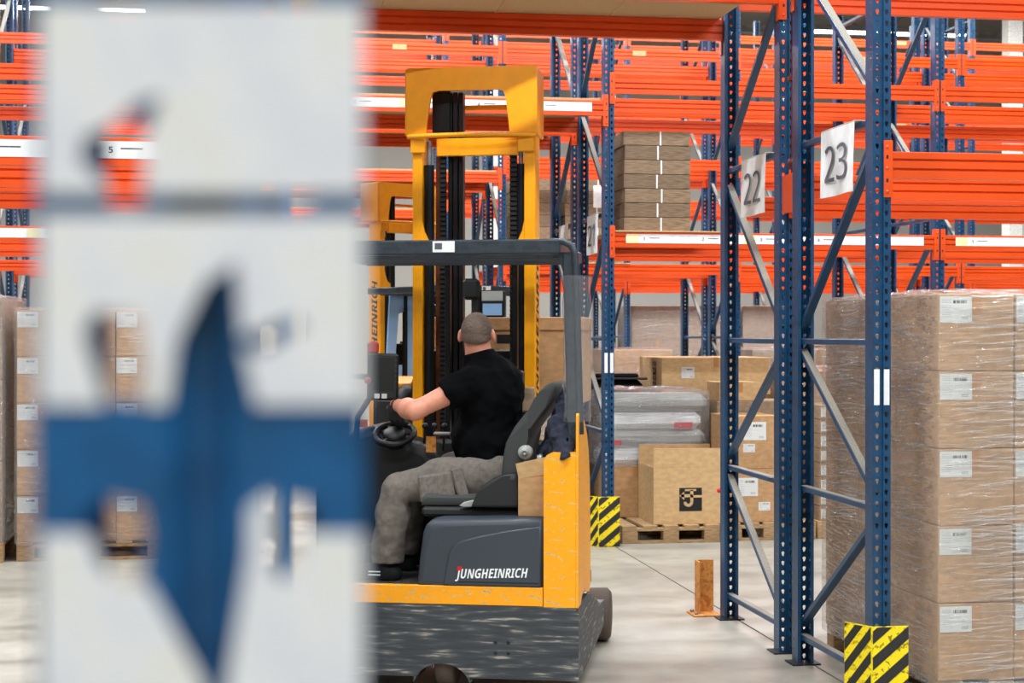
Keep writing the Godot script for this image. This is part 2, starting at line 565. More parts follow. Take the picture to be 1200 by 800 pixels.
func keyhole(a: float, tail: float) -> float:
	var d := Vector2(cos(a), sin(a))
	var t := 0.0
	while t < 0.03:
		var p := d * t
		if not ((p - Vector2(0, 0.0045)).length() < 0.0085 or (absf(p.x) < tail and p.y < 0.004 and p.y > -0.0125)):
			break
		t += 0.0004
	return t

# front face at z = 0 looking along +z, open towards -z
func upright_mesh(height: float, m: Material) -> ArrayMesh:
	var key := ["upright", height, m]
	if meshes.has(key):
		return meshes[key]
	var b := B.new()
	var reach := {}
	var r := func(a: float) -> float:
		if not reach.has(a):
			reach[a] = keyhole(a, 0.0066 if m == M.blue_post else 0.0046)
		return reach[a]
	var dot := func(_a: float) -> float: return 0.0034
	var n := int(round(height / 0.05))
	for k in n:
		var y := k * 0.05
		holed(b, Vector3(-0.0425, y, 0), Vector3.RIGHT, Vector3.UP, 0.0345, 0.05, Vector2(0.0205, 0.028), r, 8)
		holed(b, Vector3(0.008, y, 0), Vector3.RIGHT, Vector3.UP, 0.0345, 0.05, Vector2(0.014, 0.028), r, 8)
		holed(b, Vector3(-0.0425, y, -0.09), Vector3.BACK, Vector3.UP, 0.09, 0.05, Vector2(0.062, 0.025), dot, 4)
		holed(b, Vector3(0.0425, y, 0), Vector3.FORWARD, Vector3.UP, 0.09, 0.05, Vector2(0.028, 0.025), dot, 4)
	var up := Vector3.UP * height
	var g := [Vector3(-0.008, 0, 0), Vector3(-0.005, 0, -0.007), Vector3(0.005, 0, -0.007), Vector3(0.008, 0, 0)]
	for i in 3:
		b.quad(g[i], g[i + 1], g[i + 1] + up, g[i] + up)
	for s in [-1, 1]:
		var e := Vector3(0.0425 * s, 0, -0.09)
		var f := Vector3((0.032 if m == M.blue_post else 0.026) * s, 0, -0.09)
		b.quad(e, f, f + up, e + up)
	meshes[key] = b.done(m)
	return meshes[key]

func brace_mesh(a: Vector3, c: Vector3) -> ArrayMesh:
	var key := ["brace", a, c]
	if meshes.has(key):
		return meshes[key]
	var b := B.new()
	b.bar(a, c, 0.042, 0.028, 0.003)
	var am := b.done(M.blue)
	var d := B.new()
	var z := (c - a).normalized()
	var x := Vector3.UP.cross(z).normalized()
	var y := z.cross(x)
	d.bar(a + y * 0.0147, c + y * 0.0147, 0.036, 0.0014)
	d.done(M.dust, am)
	meshes[key] = am
	return am

# centre of the frame's footprint at the node; its outer upright looks along +z
func frame(x: float, depth: float, turned: bool, label: String, group := "rack frames") -> Node3D:
	var t := thing("rack_support", label, "rack frame", Vector3(x, 0, -depth), PI if turned else 0.0, group)
	var h := DEEP / 2.0
	for s in [1, -1]:
		var u := part("upright", upright_mesh(7.0, M.blue), t, Vector3(0, 0, h * s))
		u.rotation.y = 0.0 if s > 0 else PI
		var f := boxed(Vector3(0.15, 0.008, 0.13), M.dark_steel, 0.0, Vector3(0, 0.004, 0))
		part("base_plate", f, t, Vector3(0, 0, (h - 0.045) * s))
	var zo := h - 0.05
	for y in [0.14, 0.90, 1.65, 2.65, 4.65, 6.65]:
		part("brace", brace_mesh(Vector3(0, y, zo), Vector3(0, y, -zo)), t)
	for p in [[-1, 0.2, 0.85], [1, 0.96, 1.6], [-1, 1.72, 2.56], [1, 2.78, 3.55], [-1, 3.75, 4.55], [1, 4.75, 5.55], [-1, 5.75, 6.55]]:
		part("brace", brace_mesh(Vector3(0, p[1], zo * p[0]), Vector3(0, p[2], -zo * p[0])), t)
	return t

func beam_mesh(length: float) -> ArrayMesh:
	var key := ["beam", length]
	if not meshes.has(key):
		var b := B.new()
		var p := PackedVector2Array()
		for q in [[0.025, 0.0], [0.025, 0.034], [0.014, 0.039], [0.014, 0.043], [0.025, 0.048], [0.025, 0.076], [0.014, 0.081], [0.014, 0.085], [0.025, 0.09], [0.025, 0.117], [0.022, 0.12]]:
			p.append(Vector2(q[0], q[1]))
		for i in range(p.size() - 1, -1, -1):
			p.append(Vector2(-p[i].x, p[i].y))
		b.prism(p, "x", -length / 2.0, length / 2.0)
		meshes[key] = b.done(M.orange)
	return meshes[key]

func connector_mesh() -> ArrayMesh:
	if not meshes.has("connector"):
		var b := B.new()
		b.box(Vector3(0, 0.042, 0.0), Vector3(0.040, 0.255, 0.004), 0.001)
		b.box(Vector3(0.0205, 0.042, -0.022), Vector3(0.004, 0.255, 0.046), 0.0)
		for y in [-0.06, 0.045, 0.14]:
			b.lathe(Vector3(-0.004, y, 0.001), [Vector2(0.008, 0), Vector2(0.006, 0.004), Vector2(0.0005, 0.005)], 8, Basis(Vector3.RIGHT, PI / 2))
		var am := b.done(M.orange)
		var d := B.new()
		for y in [-0.01, 0.095]:
			d.box(Vector3(-0.004, y, 0.0022), Vector3(0.010, 0.016, 0.0008))
		d.done(M.black_plastic, am)
		meshes["connector"] = am
	return meshes["connector"]

# a beam between two rack lines; out = +1 where its outer face looks to the camera's side
func beam(i: int, y: float, depth: float, out: int, label: String, strip := false, tagged := false) -> Node3D:
	var x0: float = LINES[i] + 0.0445
	var x1: float = LINES[i + 1] - 0.0445
	var length := snappedf(x1 - x0, 0.0001)
	var t := thing("rack_rail", label, "rack rail", Vector3((x0 + x1) / 2.0, y, -depth), 0.0 if out > 0 else PI, "orange rack rails")
	part("bar", beam_mesh(length), t, Vector3(0, 0, -0.022))
	for s in [-1, 1]:
		var c := part("end_connector", connector_mesh(), t, Vector3((length / 2.0 + 0.018) * s, 0.0, 0.0065))
		if s > 0:
			c.scale.x = -1.0
	if strip:
		var m := boxed(Vector3(length * 0.93, 0.072, 0.0012), M.paper)
		var l := part("label_strip", m, t, Vector3(0, 0.068, 0.0042), "long white location label strip")
		for k in 5:
			var w := -length * 0.41 + k * length * 0.18
			var n := part("number", text_mesh(str(k + 1), 0.026, M.ink, 0.0006), l, Vector3(w, 0.0, 0.0009))
			part("small_print", boxed(Vector3(0.09, 0.006, 0.0006), M.ink), l, Vector3(w + 0.085, 0.006, 0.0008))
		for k in 2:
			part("yellow_field", boxed(Vector3(0.10, 0.07, 0.0006), M.ivory), l, Vector3(-length * 0.445 + k * length * 0.36, 0, 0.0007))
	if tagged:
		part("card_tag", boxed(Vector3(0.16, 0.06, 0.002), M.card_pale), t, Vector3(length * 0.08, 0.075, 0.004), "small beige card tag")
	return t

func pixel_x(x: float, depth: float) -> float:
	return 600.0 + 1900.0 * (x * 0.98815 - depth * 0.1535) / (x * 0.1535 + depth * 0.98815)

func build_racks() -> void:
	var lines_of := [[0, 1, 2, 3], [0, 1, 2, 3, 4], [0, 1, 2, 3, 4, 5], [0, 1, 2, 3, 4, 5, 6]]
	for r in 4:
		var n := 0
		for li in lines_of[r]:
			n += 1
			for half in 2:
				var d: float = ROWS[r] + DEEP / 2.0 + 1.32 * half
				var label := "blue perforated rack frame, %s from left, %s half of the %s rack row" % [ORD[n - 1], ["front", "rear"][half], ORD[r]]
				if r == 0 and li == 2:
					label = "blue perforated rack frame with the hanging sheet numbered %s" % ["twenty-three", "twenty-two"][half]
				if r == 1 and li == 2:
					label = "blue perforated rack frame behind the truck, with %s" % ["the sheet numbered twenty-one", "a blank white sheet"][half]
				var f := frame(LINES[li], d, half == 1, label)
				if r == 0 and li == 2 and half == 0:
					for s in [-1, 1]:
						part("sticker", boxed(Vector3(0.026, 0.16, 0.0008), M.paper), f, Vector3(0.023 * s, 1.45, DEEP / 2.0 + 0.0006), "white sticker strip")
				if r == 1 and li == 2 and half == 0:
					for s in [-1, 1]:
						part("sticker", boxed(Vector3(0.026, 0.16, 0.0008), M.paper), f, Vector3(0.023 * s, 1.46, DEEP / 2.0 + 0.0006), "white sticker strip")
		var bay_of: Array = lines_of[r]
		for q in bay_of.size() - 1:
			var i: int = bay_of[q]
			var passage := i == 1
			var levels := [3.43, 4.88, 6.17] if passage else [2.385, 3.61, 4.88, 6.17]
			if r == 3 and i == 3:
				levels = [1.0, 2.385, 3.61, 4.88, 6.17]
			var bay: String = ["left of the passage", "over the passage", "first bay right of passage", "second bay right of passage", "third bay right of passage", "fourth bay right of passage"][i]
			for lv in levels.size():
				for e in 4:
					var d: float = ROWS[r] + [0.0, DEEP, 1.32, 1.32 + DEEP][e]
					var out: int = [1, -1, 1, -1][e]
					if levels[lv] > 1.685 + 0.235 * d:
						continue
					if pixel_x(LINES[i + 1], d) < -40 or pixel_x(LINES[i], d) > 1240:
						continue
					var label := "orange rail, %s level, %s edge, %s half, %s row, %s" % [ORD[lv], ["front", "back"][e % 2], ["front", "rear"][e / 2], ORD[r], bay]
					var strip := e == 0 and ((lv == 0 and r == 1) or (lv == 0 and r == 0 and i == 0))
					beam(i, levels[lv], d, out, label, strip, e == 0 and lv >= 1 and r >= 1)
			if passage:
				for half in 2:
					var d: float = ROWS[r] + DEEP / 2.0 + 1.32 * half
					if d < 8.0:
						continue
					var b := B.new()
					for k in 4:
						b.box(Vector3(-1.002 + k * 0.668, 0.01, 0), Vector3(0.664, 0.02, 1.06), 0.002)
					var deck := single("chipboard_deck", b.done(M.chipboard), "chipboard shelf deck over the passage, %s half of %s rack row" % [["front", "rear"][half], ORD[r]], "shelf deck", Vector3(1.35, 3.551, -d), 0.0, "chipboard decks")
	# sheets with numbers on the frames' upper braces
	for s in [["23", 7.34, 2.70], ["22", 8.66, 2.70], ["21", 13.05, 2.70], ["", 14.34, 2.70]]:
		var t := thing("number_sheet", "hanging white sheet printed with the number " + {"23": "twenty-three", "22": "twenty-two", "21": "twenty-one"}[s[0]] if s[0] else "narrow white sheet hanging behind the sheet numbered twenty-one", "sign", Vector3(s[2], 2.665, -s[1]), -PI / 2, "number sheets on the rack frames")
		var b := B.new()
		var cols := 8
		var w := 0.45
		for i in cols:
			for j in 6:
				var q := []
				for c in [[0, 0], [1, 0], [1, 1], [0, 1]]:
					var u: float = float(i + c[0]) / cols
					var v: float = float(j + c[1]) / 6.0
					q.append(Vector3((u - 0.5) * (w - 0.02 * v), -0.32 * v, 0.0045 + 0.008 * sin(u * 7.0 + v * 2.0) * v))
				b.soft(true)
				b.quad(q[3], q[2], q[1], q[0])
				b.quad(q[0] + Vector3(0, 0, -0.0008), q[1] + Vector3(0, 0, -0.0008), q[2] + Vector3(0, 0, -0.0008), q[3] + Vector3(0, 0, -0.0008))
		b.soft(false)
		b.box(Vector3(0, 0.004, -0.02), Vector3(w, 0.002, 0.05))
		part("sheet", b.done(M.paper), t)
		if s[0]:
			var n := part("number", text_mesh(s[0], 0.172, M.ink_grey, 0.001, false), t, Vector3(0, -0.17, 0.0125))
			n.scale.x = 1.25
	# sprinkler pipe between the back-to-back frames
	var sp := thing("sprinkler_pipe", "thin dark red vertical pipe between the back-to-back blue frames", "pipe", Vector3(2.75, 0, -8.135))
	var pb := B.new()
	pb.tube([Vector3(0, 2.45, 0), Vector3(0, 5.0, 0)], 0.014, 10)
	part("pipe", pb.done(M.pipe_red), sp)
	var fb := B.new()
	fb.lathe(Vector3(0, 2.58, 0), [Vector2(0.001, -0.03), Vector2(0.03, -0.02), Vector2(0.034, 0), Vector2(0.03, 0.02), Vector2(0.001, 0.03)], 10)
	part("fitting", fb.done(M.pipe_red), sp)
	part("fitting", boxed(Vector3(0.06, 0.03, 0.05), M.pipe_red, 0.004), sp, Vector3(0, 3.02, 0))
	var sb := B.new()
	sb.box(Vector3(-0.03, 2.42, 0.0), Vector3(0.006, 0.20, 0.18), 0.001)
	part("row_spacer", sb.done(M.orange), sp, Vector3.ZERO, "orange row spacer plate")

# ------------------------------------------------------------------ foreground post
func build_foreground() -> void:
	var t := thing("foreground_rack_support", "blurred blue perforated rack post with white stickers close to the camera", "rack frame", Vector3(-0.015, 0, -0.432 - DEEP / 2.0))
	var h := DEEP / 2.0
	for s in [1, -1]:
		var u := part("upright", upright_mesh(4.0, M.blue_post), t, Vector3(0, 0.002, h * s))
		u.rotation.y = 0.0 if s > 0 else PI
		part("base_plate", boxed(Vector3(0.15, 0.008, 0.13), M.dark_steel, 0.0, Vector3(0, 0.004, 0)), t, Vector3(0, 0, (h - 0.045) * s))
	for y in [0.14, 0.90, 2.65]:
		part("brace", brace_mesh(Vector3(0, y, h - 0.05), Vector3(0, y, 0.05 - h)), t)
	var shapes := [
		[-0.0409, 1.7158, 0.0419, 1.7165, 0.0419, 1.6662, 0.0139, 1.6664, 0.0103, 1.6821, 0.0139, 1.6798, 0.0266, 1.6866, 0.0250, 1.6900, 0.0101, 1.6843, 0.0088, 1.7038, 0.0006, 1.6984, -0.0066, 1.6832, -0.0088, 1.6665, -0.0146, 1.6665, -0.0142, 1.6788, -0.0168, 1.6910, -0.0276, 1.6910, -0.0302, 1.6854, -0.0265, 1.6722, -0.0250, 1.6666, -0.0409, 1.6667],
		[-0.0409, 1.6337, -0.0291, 1.6335, -0.0259, 1.6246, -0.0190, 1.6189, -0.0138, 1.6198, 0.0002, 1.5938, 0.0039, 1.5758, -0.0409, 1.5776],
		[0.0055, 1.5757, 0.0064, 1.5936, 0.0117, 1.6271, 0.0119, 1.6394, 0.0179, 1.6438, 0.0183, 1.6225, 0.0217, 1.6197, 0.0255, 1.6246, 0.0264, 1.6324, 0.0419, 1.6321, 0.0419, 1.5743],
		[-0.0409, 1.7700, 0.0419, 1.7726, 0.0419, 1.7225, -0.0157, 1.7217, -0.0142, 1.7277, -0.0151, 1.7354, -0.0125, 1.7411, -0.0103, 1.7471, -0.0157, 1.7459, -0.0212, 1.7409, -0.0237, 1.7386, -0.0298, 1.7363, -0.0309, 1.7296, -0.0255, 1.7253, -0.0233, 1.7216, -0.0409, 1.7213],
	]
	for sh in shapes:
		var p := PackedVector2Array()
		for i in range(0, sh.size(), 2):
			p.append(Vector2(sh[i], sh[i + 1]))
		var b := B.new()
		b.prism(p, "z", h + 0.0003, h + 0.0009)
		part("sticker", b.done(M.sticker), t, Vector3.ZERO, "torn white sticker")

# ------------------------------------------------------------------ the hall
func strip_light(x: float, d: float, n: int, aisle: int) -> void:
	var t := thing("strip_light", "long white ceiling strip light, %s from left over the %s aisle" % [ORD[n], ORD[aisle]], "light", Vector3(x, 8.4, -d), 0.0, "ceiling strip lights")
	part("housing", boxed(Vector3(4.6, 0.10, 0.34), M.galvanised, 0.01, Vector3(0, 0.06, 0)), t)
	part("diffuser", boxed(Vector3(4.5, 0.02, 0.28), M.lamp_glow, 0.0, Vector3(0, 0.0, 0)), t)
	for s in [-1, 1]:
		part("hanger", boxed(Vector3(0.02, 1.1, 0.02), M.galvanised, 0.0, Vector3(0, 0.65, 0)), t, Vector3(1.8 * s, 0, 0))
	var a := AreaLight3D.new()
	a.name = "lamp_light"
	a.area_size = Vector2(4.5, 0.28)
	a.area_normalize_energy = true
	a.light_energy = LAMP
	a.light_color = Color(0.96, 0.985, 1.0)
	a.shadow_enabled = true
	a.area_range = 60.0
	a.area_attenuation = 2.0
	a.rotation.x = -PI / 2
	a.position = Vector3(0, -0.02, 0)
	t.add_child(a)

func build_hall() -> void:
	# two floor slabs with an open joint along the rack line
	var joint := 2.79
	var fl := Node3D.new()
	fl.name = "floor"
	add_child(fl)
	tag(fl, "", "", "", "structure")
	for s in [[-16.0, joint - 0.006], [joint + 0.006, 24.0]]:
		part("slab", boxed(Vector3(s[1] - s[0], 0.2, 56), M.concrete), fl, Vector3((s[0] + s[1]) / 2.0, -0.1, -16))
	part("joint_filler", boxed(Vector3(0.012, 0.17, 56), M.print_black), fl, Vector3(joint, -0.115, -16))
	structure("wall_back", boxed(Vector3(40.4, 10, 0.3), M.wall_grey), Vector3(4, 5, -42.15))
	structure("wall_front", boxed(Vector3(40.4, 10, 0.3), M.wall), Vector3(4, 5, 10.15))
	structure("wall_left", boxed(Vector3(0.3, 10, 52.6), M.wall), Vector3(-16.15, 5, -16))
	structure("wall_right", boxed(Vector3(0.3, 10, 52.6), M.wall), Vector3(24.15, 5, -16))
	structure("ceiling", boxed(Vector3(40.6, 0.3, 52.6), M.roof_sheet), Vector3(4, 10.15, -16))
	for k in 5:
		var d := 14.0 + k * 6.0
		var b := B.new()
		b.box(Vector3(0, 0.5, 0), Vector3(40, 0.14, 0.2), 0.01)
		b.box(Vector3(0, -0.35, 0), Vector3(40, 0.10, 0.14), 0.01)
		for j in 26:
			var x := -20.0 + j * 1.54
			var up := j % 2 == 0
			b.bar(Vector3(x, -0.35 if up else 0.5, 0), Vector3(x + 1.54, 0.5 if up else -0.35, 0), 0.07, 0.07)
		structure("trim_%d" % (k + 1), b.done(M.galvanised), Vector3(4, 9.4, -d))
	for c in [[15.1, 31.0], [-6.0, 31.0], [19.4, 39.0], [4.5, 31.0]]:
		single("column", boxed(Vector3(0.32, 10, 0.32), M.column_white, 0.02, Vector3(0, 5, 0)), ["square white concrete column behind the racks at far right", "square white concrete column beyond the racks at left", "square white concrete column at the far end wall", "square white concrete column beyond the middle racks"][[15.1, -6.0, 19.4, 4.5].find(c[0])], "column", Vector3(c[0], 0, -c[1]), 0.0, "white columns")
	var n := 0
	for d in [-2.5, 4.9, 11.0, 16.75, 22.5, 28.3, 34.5]:
		for k in (4 if d > 16.0 else 3):  # the extra rightmost strip of the deeper aisles is added to brighten that side
			strip_light([-4.6, 1.4, 7.4, 13.4][k], d, k, n)
		n += 1

# ------------------------------------------------------------------ goods
func pallet(x0: float, x1: float, d0: float, d1: float, label: String) -> Node3D:
	var w := x1 - x0
	var dp := d1 - d0
	var t := thing("pallet", label, "pallet", Vector3((x0 + x1) / 2.0, 0, -(d0 + d1) / 2.0), 0.0, "wooden pallets")
	for k in 3:
		part("bottom_board", boxed(Vector3(w, 0.022, 0.1), M.wood, 0.002), t, Vector3(0, 0.011, (dp / 2.0 - 0.05) * (k - 1)))
	for i in 3:
		for k in 3:
			part("block", boxed(Vector3(0.13, 0.078, 0.1), M.wood, 0.003), t, Vector3((w / 2.0 - 0.065) * (i - 1), 0.061, (dp / 2.0 - 0.05) * (k - 1)))
	for k in 3:
		part("stringer_board", boxed(Vector3(w, 0.022, 0.1), M.wood, 0.002), t, Vector3(0, 0.111, (dp / 2.0 - 0.05) * (k - 1)))
	for i in 5:
		part("top_board", boxed(Vector3(0.12, 0.022, dp), M.wood, 0.002), t, Vector3((w / 2.0 - 0.06) * (i - 2) / 2.0, 0.133, 0))
	return t

func label_mesh(w: float, h: float, kind := 0) -> ArrayMesh:
	var key := ["label", w, h, kind]
	if not meshes.has(key):
		var b := B.new()
		var uv := [Vector2(0, 1), Vector2(1, 1), Vector2(1, 0), Vector2(0, 0)]
		var p := [Vector3(-w / 2, -h / 2, 0.0008), Vector3(w / 2, -h / 2, 0.0008), Vector3(w / 2, h / 2, 0.0008), Vector3(-w / 2, h / 2, 0.0008)]
		for i in [0, 2, 1, 0, 3, 2]:
			b.st.set_uv(uv[i])
			b.st.add_vertex(p[i])
		b.st.set_uv(Vector2(0.02, 0.02))
		b.box(Vector3.ZERO, Vector3(w, h, 0.001))
		meshes[key] = b.done(M["label_print_%d" % kind])
	return meshes[key]

# base centre at the node; the front looks along +z
func carton(size: Vector3, at: Vector3, label: String, group := "", m: Material = null, turn := 0.0, tape := true, category := "carton") -> Node3D:
	var t := thing("carton", label, category, at, turn, group)
	var c: Material = m if m else M.card
	part("body", boxed(size, c, 0.004, Vector3(0, size.y / 2.0, 0)), t)
	if tape:
		var key := ["tape", size]
		if not meshes.has(key):
			var b := B.new()
			b.box(Vector3(0, size.y + 0.0002, 0), Vector3(0.05, 0.0006, size.z - 0.004))
			b.box(Vector3(0, size.y - 0.045, size.z / 2.0 + 0.0002), Vector3(0.05, 0.085, 0.0006))
			b.box(Vector3(0, size.y - 0.045, -size.z / 2.0 - 0.0002), Vector3(0.05, 0.085, 0.0006))
			meshes[key] = b.done(M.tape)
		part("tape", meshes[key], t)
	return t

# wrinkled stretch film round a load; base centre at the node
func film_mesh(size: Vector3, m: Material, wrinkle: float, sd: int, n := 14, top := true) -> ArrayMesh:
	var nn := FastNoiseLite.new()
	nn.seed = sd
	nn.frequency = 1.0
	nn.fractal_octaves = 3
	var b := B.new()
	b.soft(true)
	var h := size / 2.0
	var faces := [[Vector3.BACK, Vector3.RIGHT, h.z, h.x], [Vector3.FORWARD, Vector3.LEFT, h.z, h.x], [Vector3.LEFT, Vector3.BACK, h.x, h.z], [Vector3.RIGHT, Vector3.FORWARD, h.x, h.z]]
	var at := func(f: Array, i: int, j: int) -> Vector3:
		var u := (2.0 * i / n - 1.0)
		var p: Vector3 = f[0] * f[2] + f[1] * f[3] * u + Vector3.UP * size.y * j / (n * 2)
		var ring := minf(1.0, (1.0 - absf(u)) * 6.0)
		p += f[0] * wrinkle * (nn.get_noise_3d(p.x * 1.5, p.y * 9.0, p.z * 1.5) * 0.6 + 0.4) * ring
		return p
	for f in faces:
		for i in n:
			for j in n * 2:
				b.quad(at.call(f, i, j), at.call(f, i + 1, j), at.call(f, i + 1, j + 1), at.call(f, i, j + 1))
	if top:
		for i in n:
			for j in n:
				var q := []
				for c in [[0, 0], [1, 0], [1, 1], [0, 1]]:
					var u: float = 2.0 * (i + c[0]) / n - 1.0
					var v: float = 2.0 * (j + c[1]) / n - 1.0
					var e := minf(1.0, minf(1.0 - absf(u), 1.0 - absf(v)) * 6.0)
					q.append(Vector3(u * h.x, size.y + e * wrinkle * 2.0 * (nn.get_noise_2d(u * 3.0, v * 3.0) * 0.6 + 0.4), v * h.z))
				b.quad(q[3], q[2], q[1], q[0])
	return b.done(m)

# the folds where the film was pulled tight: thin ropes of gathered film, mostly level, lying on the faces
func pleat_mesh(size: Vector3, count: int, sd: int) -> ArrayMesh:
	var r := RandomNumberGenerator.new()
	r.seed = sd
	var b := B.new()
	var h := size / 2.0
	var lift := 0.008
	for f in [[Vector3.BACK, Vector3.RIGHT, h.z, h.x], [Vector3.FORWARD, Vector3.LEFT, h.z, h.x], [Vector3.LEFT, Vector3.BACK, h.x, h.z], [Vector3.RIGHT, Vector3.FORWARD, h.x, h.z]]:
		var band := 0.0
		for k in int(count * f[3] / (h.x + h.z)):
			if k % 7 == 0:
				band = r.randf()
			var y := size.y * clampf(band + r.randfn(0.0, 0.035), 0.01, 0.99)
			var half := minf(r.randf_range(0.02, 0.16) * (1.0 + r.randf() * r.randf() * 2.0), f[3] * 0.9)
			var u := r.randf_range(-f[3] + half, f[3] - half)
			var slope := r.randfn(0.03, 0.07)
			var sag := r.randf_range(-0.01, 0.01)
			var rad := r.randf_range(0.0015, 0.0045)
			var pts := []
			var rr := []
			for j in 5:
				var w := j / 2.0 - 1.0
				var p: Vector3 = f[0] * (f[2] + lift) + f[1] * (u + half * w) + Vector3.UP * clampf(y + slope * half * w + sag * (1.0 - w * w), 0.005, size.y - 0.004)
				pts.append(p)
				rr.append(maxf(0.0003, rad * (1.0 - absf(w) * 0.85)))
			b.tube(pts, rr, 5)
	return b.done(M.film)

func film(x0: float, x1: float, y0: float, y1: float, d0: float, d1: float, label: String, m: Material, wrinkle := 0.01, sd := 1, n := 14, pleats := 120) -> Node3D:
	var t := thing("stretch_film", label, "plastic film", Vector3((x0 + x1) / 2.0, y0, -(d0 + d1) / 2.0), 0.0, "stretch film round pallet loads")
	var size := Vector3(x1 - x0, y1 - y0, d1 - d0)
	part("sheet", film_mesh(size, m, wrinkle, sd, n), t)
	var p := part("folds", pleat_mesh(size, pleats, sd), t)
	p.set_meta("kind", "stuff")
	return t

func carton_load(x0: float, d0: float, y0: float, nx: int, ny: int, nz: int, size: Vector3, where: String, m: Material, full := false) -> void:
	for iy in ny:
		for ix in nx:
			for iz in nz:
				if not full and ix > 0 and iz > 0 and iy < ny - 1:
					continue
				var from_top: String = ORD[ny - 1 - iy]
				var side: String = "front" if iz == 0 else ["front", "middle", "back"][mini(iz, 2)]
				var label := "brown carton, %s layer from top, %s column, %s, %s" % [from_top, ORD[ix], side, where]
				var jig := Vector3(rng.randf_range(-0.002, 0.002), 0, rng.randf_range(-0.002, 0.002))
				var c := carton(size - Vector3(0.006, 0.003, 0.006), Vector3(x0 + (ix + 0.5) * size.x, y0 + iy * size.y, -(d0 + (iz + 0.5) * size.z)) + jig, label, "cartons, " + where, m)
				if iz == 0:
					part("shipping_label", label_mesh(0.15, 0.115, (ix + iy) % 3), c, Vector3(-size.x / 2.0 + 0.083, size.y - 0.072, size.z / 2.0 - 0.0022), "white printed label")

func flat_stack(x0: float, x1: float, d0: float, d1: float, y0: float, y1: float, n: int, where: String) -> void:
	var h := (y1 - y0) / n
	for k in n:
		var size := Vector3(x1 - x0, h - 0.004, d1 - d0)
		var t := thing("flat_carton_bundle", "strapped bundle of flat brown cartons, %s from top, %s" % [ORD[n - 1 - k] if n - 1 - k < 7 else "lowest", where], "cardboard bundle", Vector3((x0 + x1) / 2.0 + rng.randf_range(-0.008, 0.008), y0 + k * h, -(d0 + d1) / 2.0), rng.randf_range(-0.01, 0.01), "flat carton bundles, " + where)
		part("sheets", boxed(size, M.card_edge if k % 2 == 0 else M.card_edge_dark, 0.003, Vector3(0, size.y / 2.0, 0)), t)
		var b := B.new()
		var sx := size.x * (0.06 if k % 2 == 0 else 0.0)
		b.box(Vector3(sx, size.y / 2.0, size.z / 2.0 + 0.0006), Vector3(0.012, size.y, 0.001))
		b.box(Vector3(sx, size.y - 0.0002, 0), Vector3(0.012, 0.001, size.z))
		b.box(Vector3(sx, size.y / 2.0, -size.z / 2.0 - 0.0006), Vector3(0.012, size.y, 0.001))
		part("strap", b.done(M.strap), t)

func arrow_logo(parent: Node3D, at: Vector3, s: float, turn := 0.0) -> void:
	var o := part("printed_logo", boxed(Vector3(s, s, 0.0008), M.print_black), parent, at, "black printed square with a hook and an arrow")
	o.rotation.y = turn
	var b := B.new()
	var z := 0.0008
	b.box(Vector3(0.05 * s, 0.16 * s, z), Vector3(0.13 * s, 0.50 * s, 0.0006))
	b.box(Vector3(-0.18 * s, 0.16 * s, z), Vector3(0.5 * s, 0.13 * s, 0.0006))
	b.box(Vector3(0.28 * s, 0.13 * s, z), Vector3(0.5 * s, 0.10 * s, 0.0006))
	b.box(Vector3(0.0 * s, 0.40 * s, z), Vector3(0.5 * s, 0.08 * s, 0.0006))
	b.prism(PackedVector2Array([Vector2(-0.5, 0.16) * s, Vector2(-0.28, 0.34) * s, Vector2(-0.28, -0.02) * s]), "z", z - 0.0003, z + 0.0003)
	var hook := PackedVector2Array()
	for k in 9:
		var a := -PI * k / 8.0
		hook.append(Vector2(-0.1 + cos(a) * 0.215, -0.1 + sin(a) * 0.215) * s)
	for k in range(8, -1, -1):
		var a := -PI * k / 8.0
		hook.append(Vector2(-0.1 + cos(a) * 0.085, -0.1 + sin(a) * 0.085) * s)
	b.prism(hook, "z", z - 0.0003, z + 0.0003)
	part("logo_mark", b.done(M.card_pale), o)

func open_box(at: Vector3, size: Vector3, flap: float) -> Node3D:
	var t := thing("open_carton", "open brown carton with raised flaps and black arrow logo on a pallet", "carton", at, 0.0, "")
	var w := 0.006
	var b := B.new()
	for s in [-1, 1]:
		b.box(Vector3(0, size.y / 2.0, (size.z / 2.0 - w / 2.0) * s), Vector3(size.x, size.y, w), 0.001)
		b.box(Vector3((size.x / 2.0 - w / 2.0) * s, size.y / 2.0, 0), Vector3(w, size.y, size.z - 2 * w), 0.001)
	b.box(Vector3(0, w / 2.0, 0), Vector3(size.x - 2 * w, w, size.z - 2 * w))
	part("body", b.done(M.card_pale), t)
	for s in [-1, 1]:
		var f := part("flap", boxed(Vector3(size.x - 0.004, flap, w), M.card_pale, 0.001, Vector3(0, flap / 2.0, 0)), t, Vector3(0, size.y, (size.z / 2.0 - w / 2.0) * s))
		f.rotation.x = -0.05 * s
	arrow_logo(t, Vector3(0.0, 0.2, size.z / 2.0 + 0.0005), 0.19)
	var d := B.new()
	d.lathe(Vector3(size.x / 2.0 - 0.07, 0.27, size.z / 2.0), [Vector2(0.02, 0.0), Vector2(0.02, 0.001), Vector2(0.0003, 0.0011)], 14, Basis(Vector3.RIGHT, PI / 2))
	part("round_sticker", d.done(M.red_print), t, Vector3.ZERO, "small round red sticker")
	return t

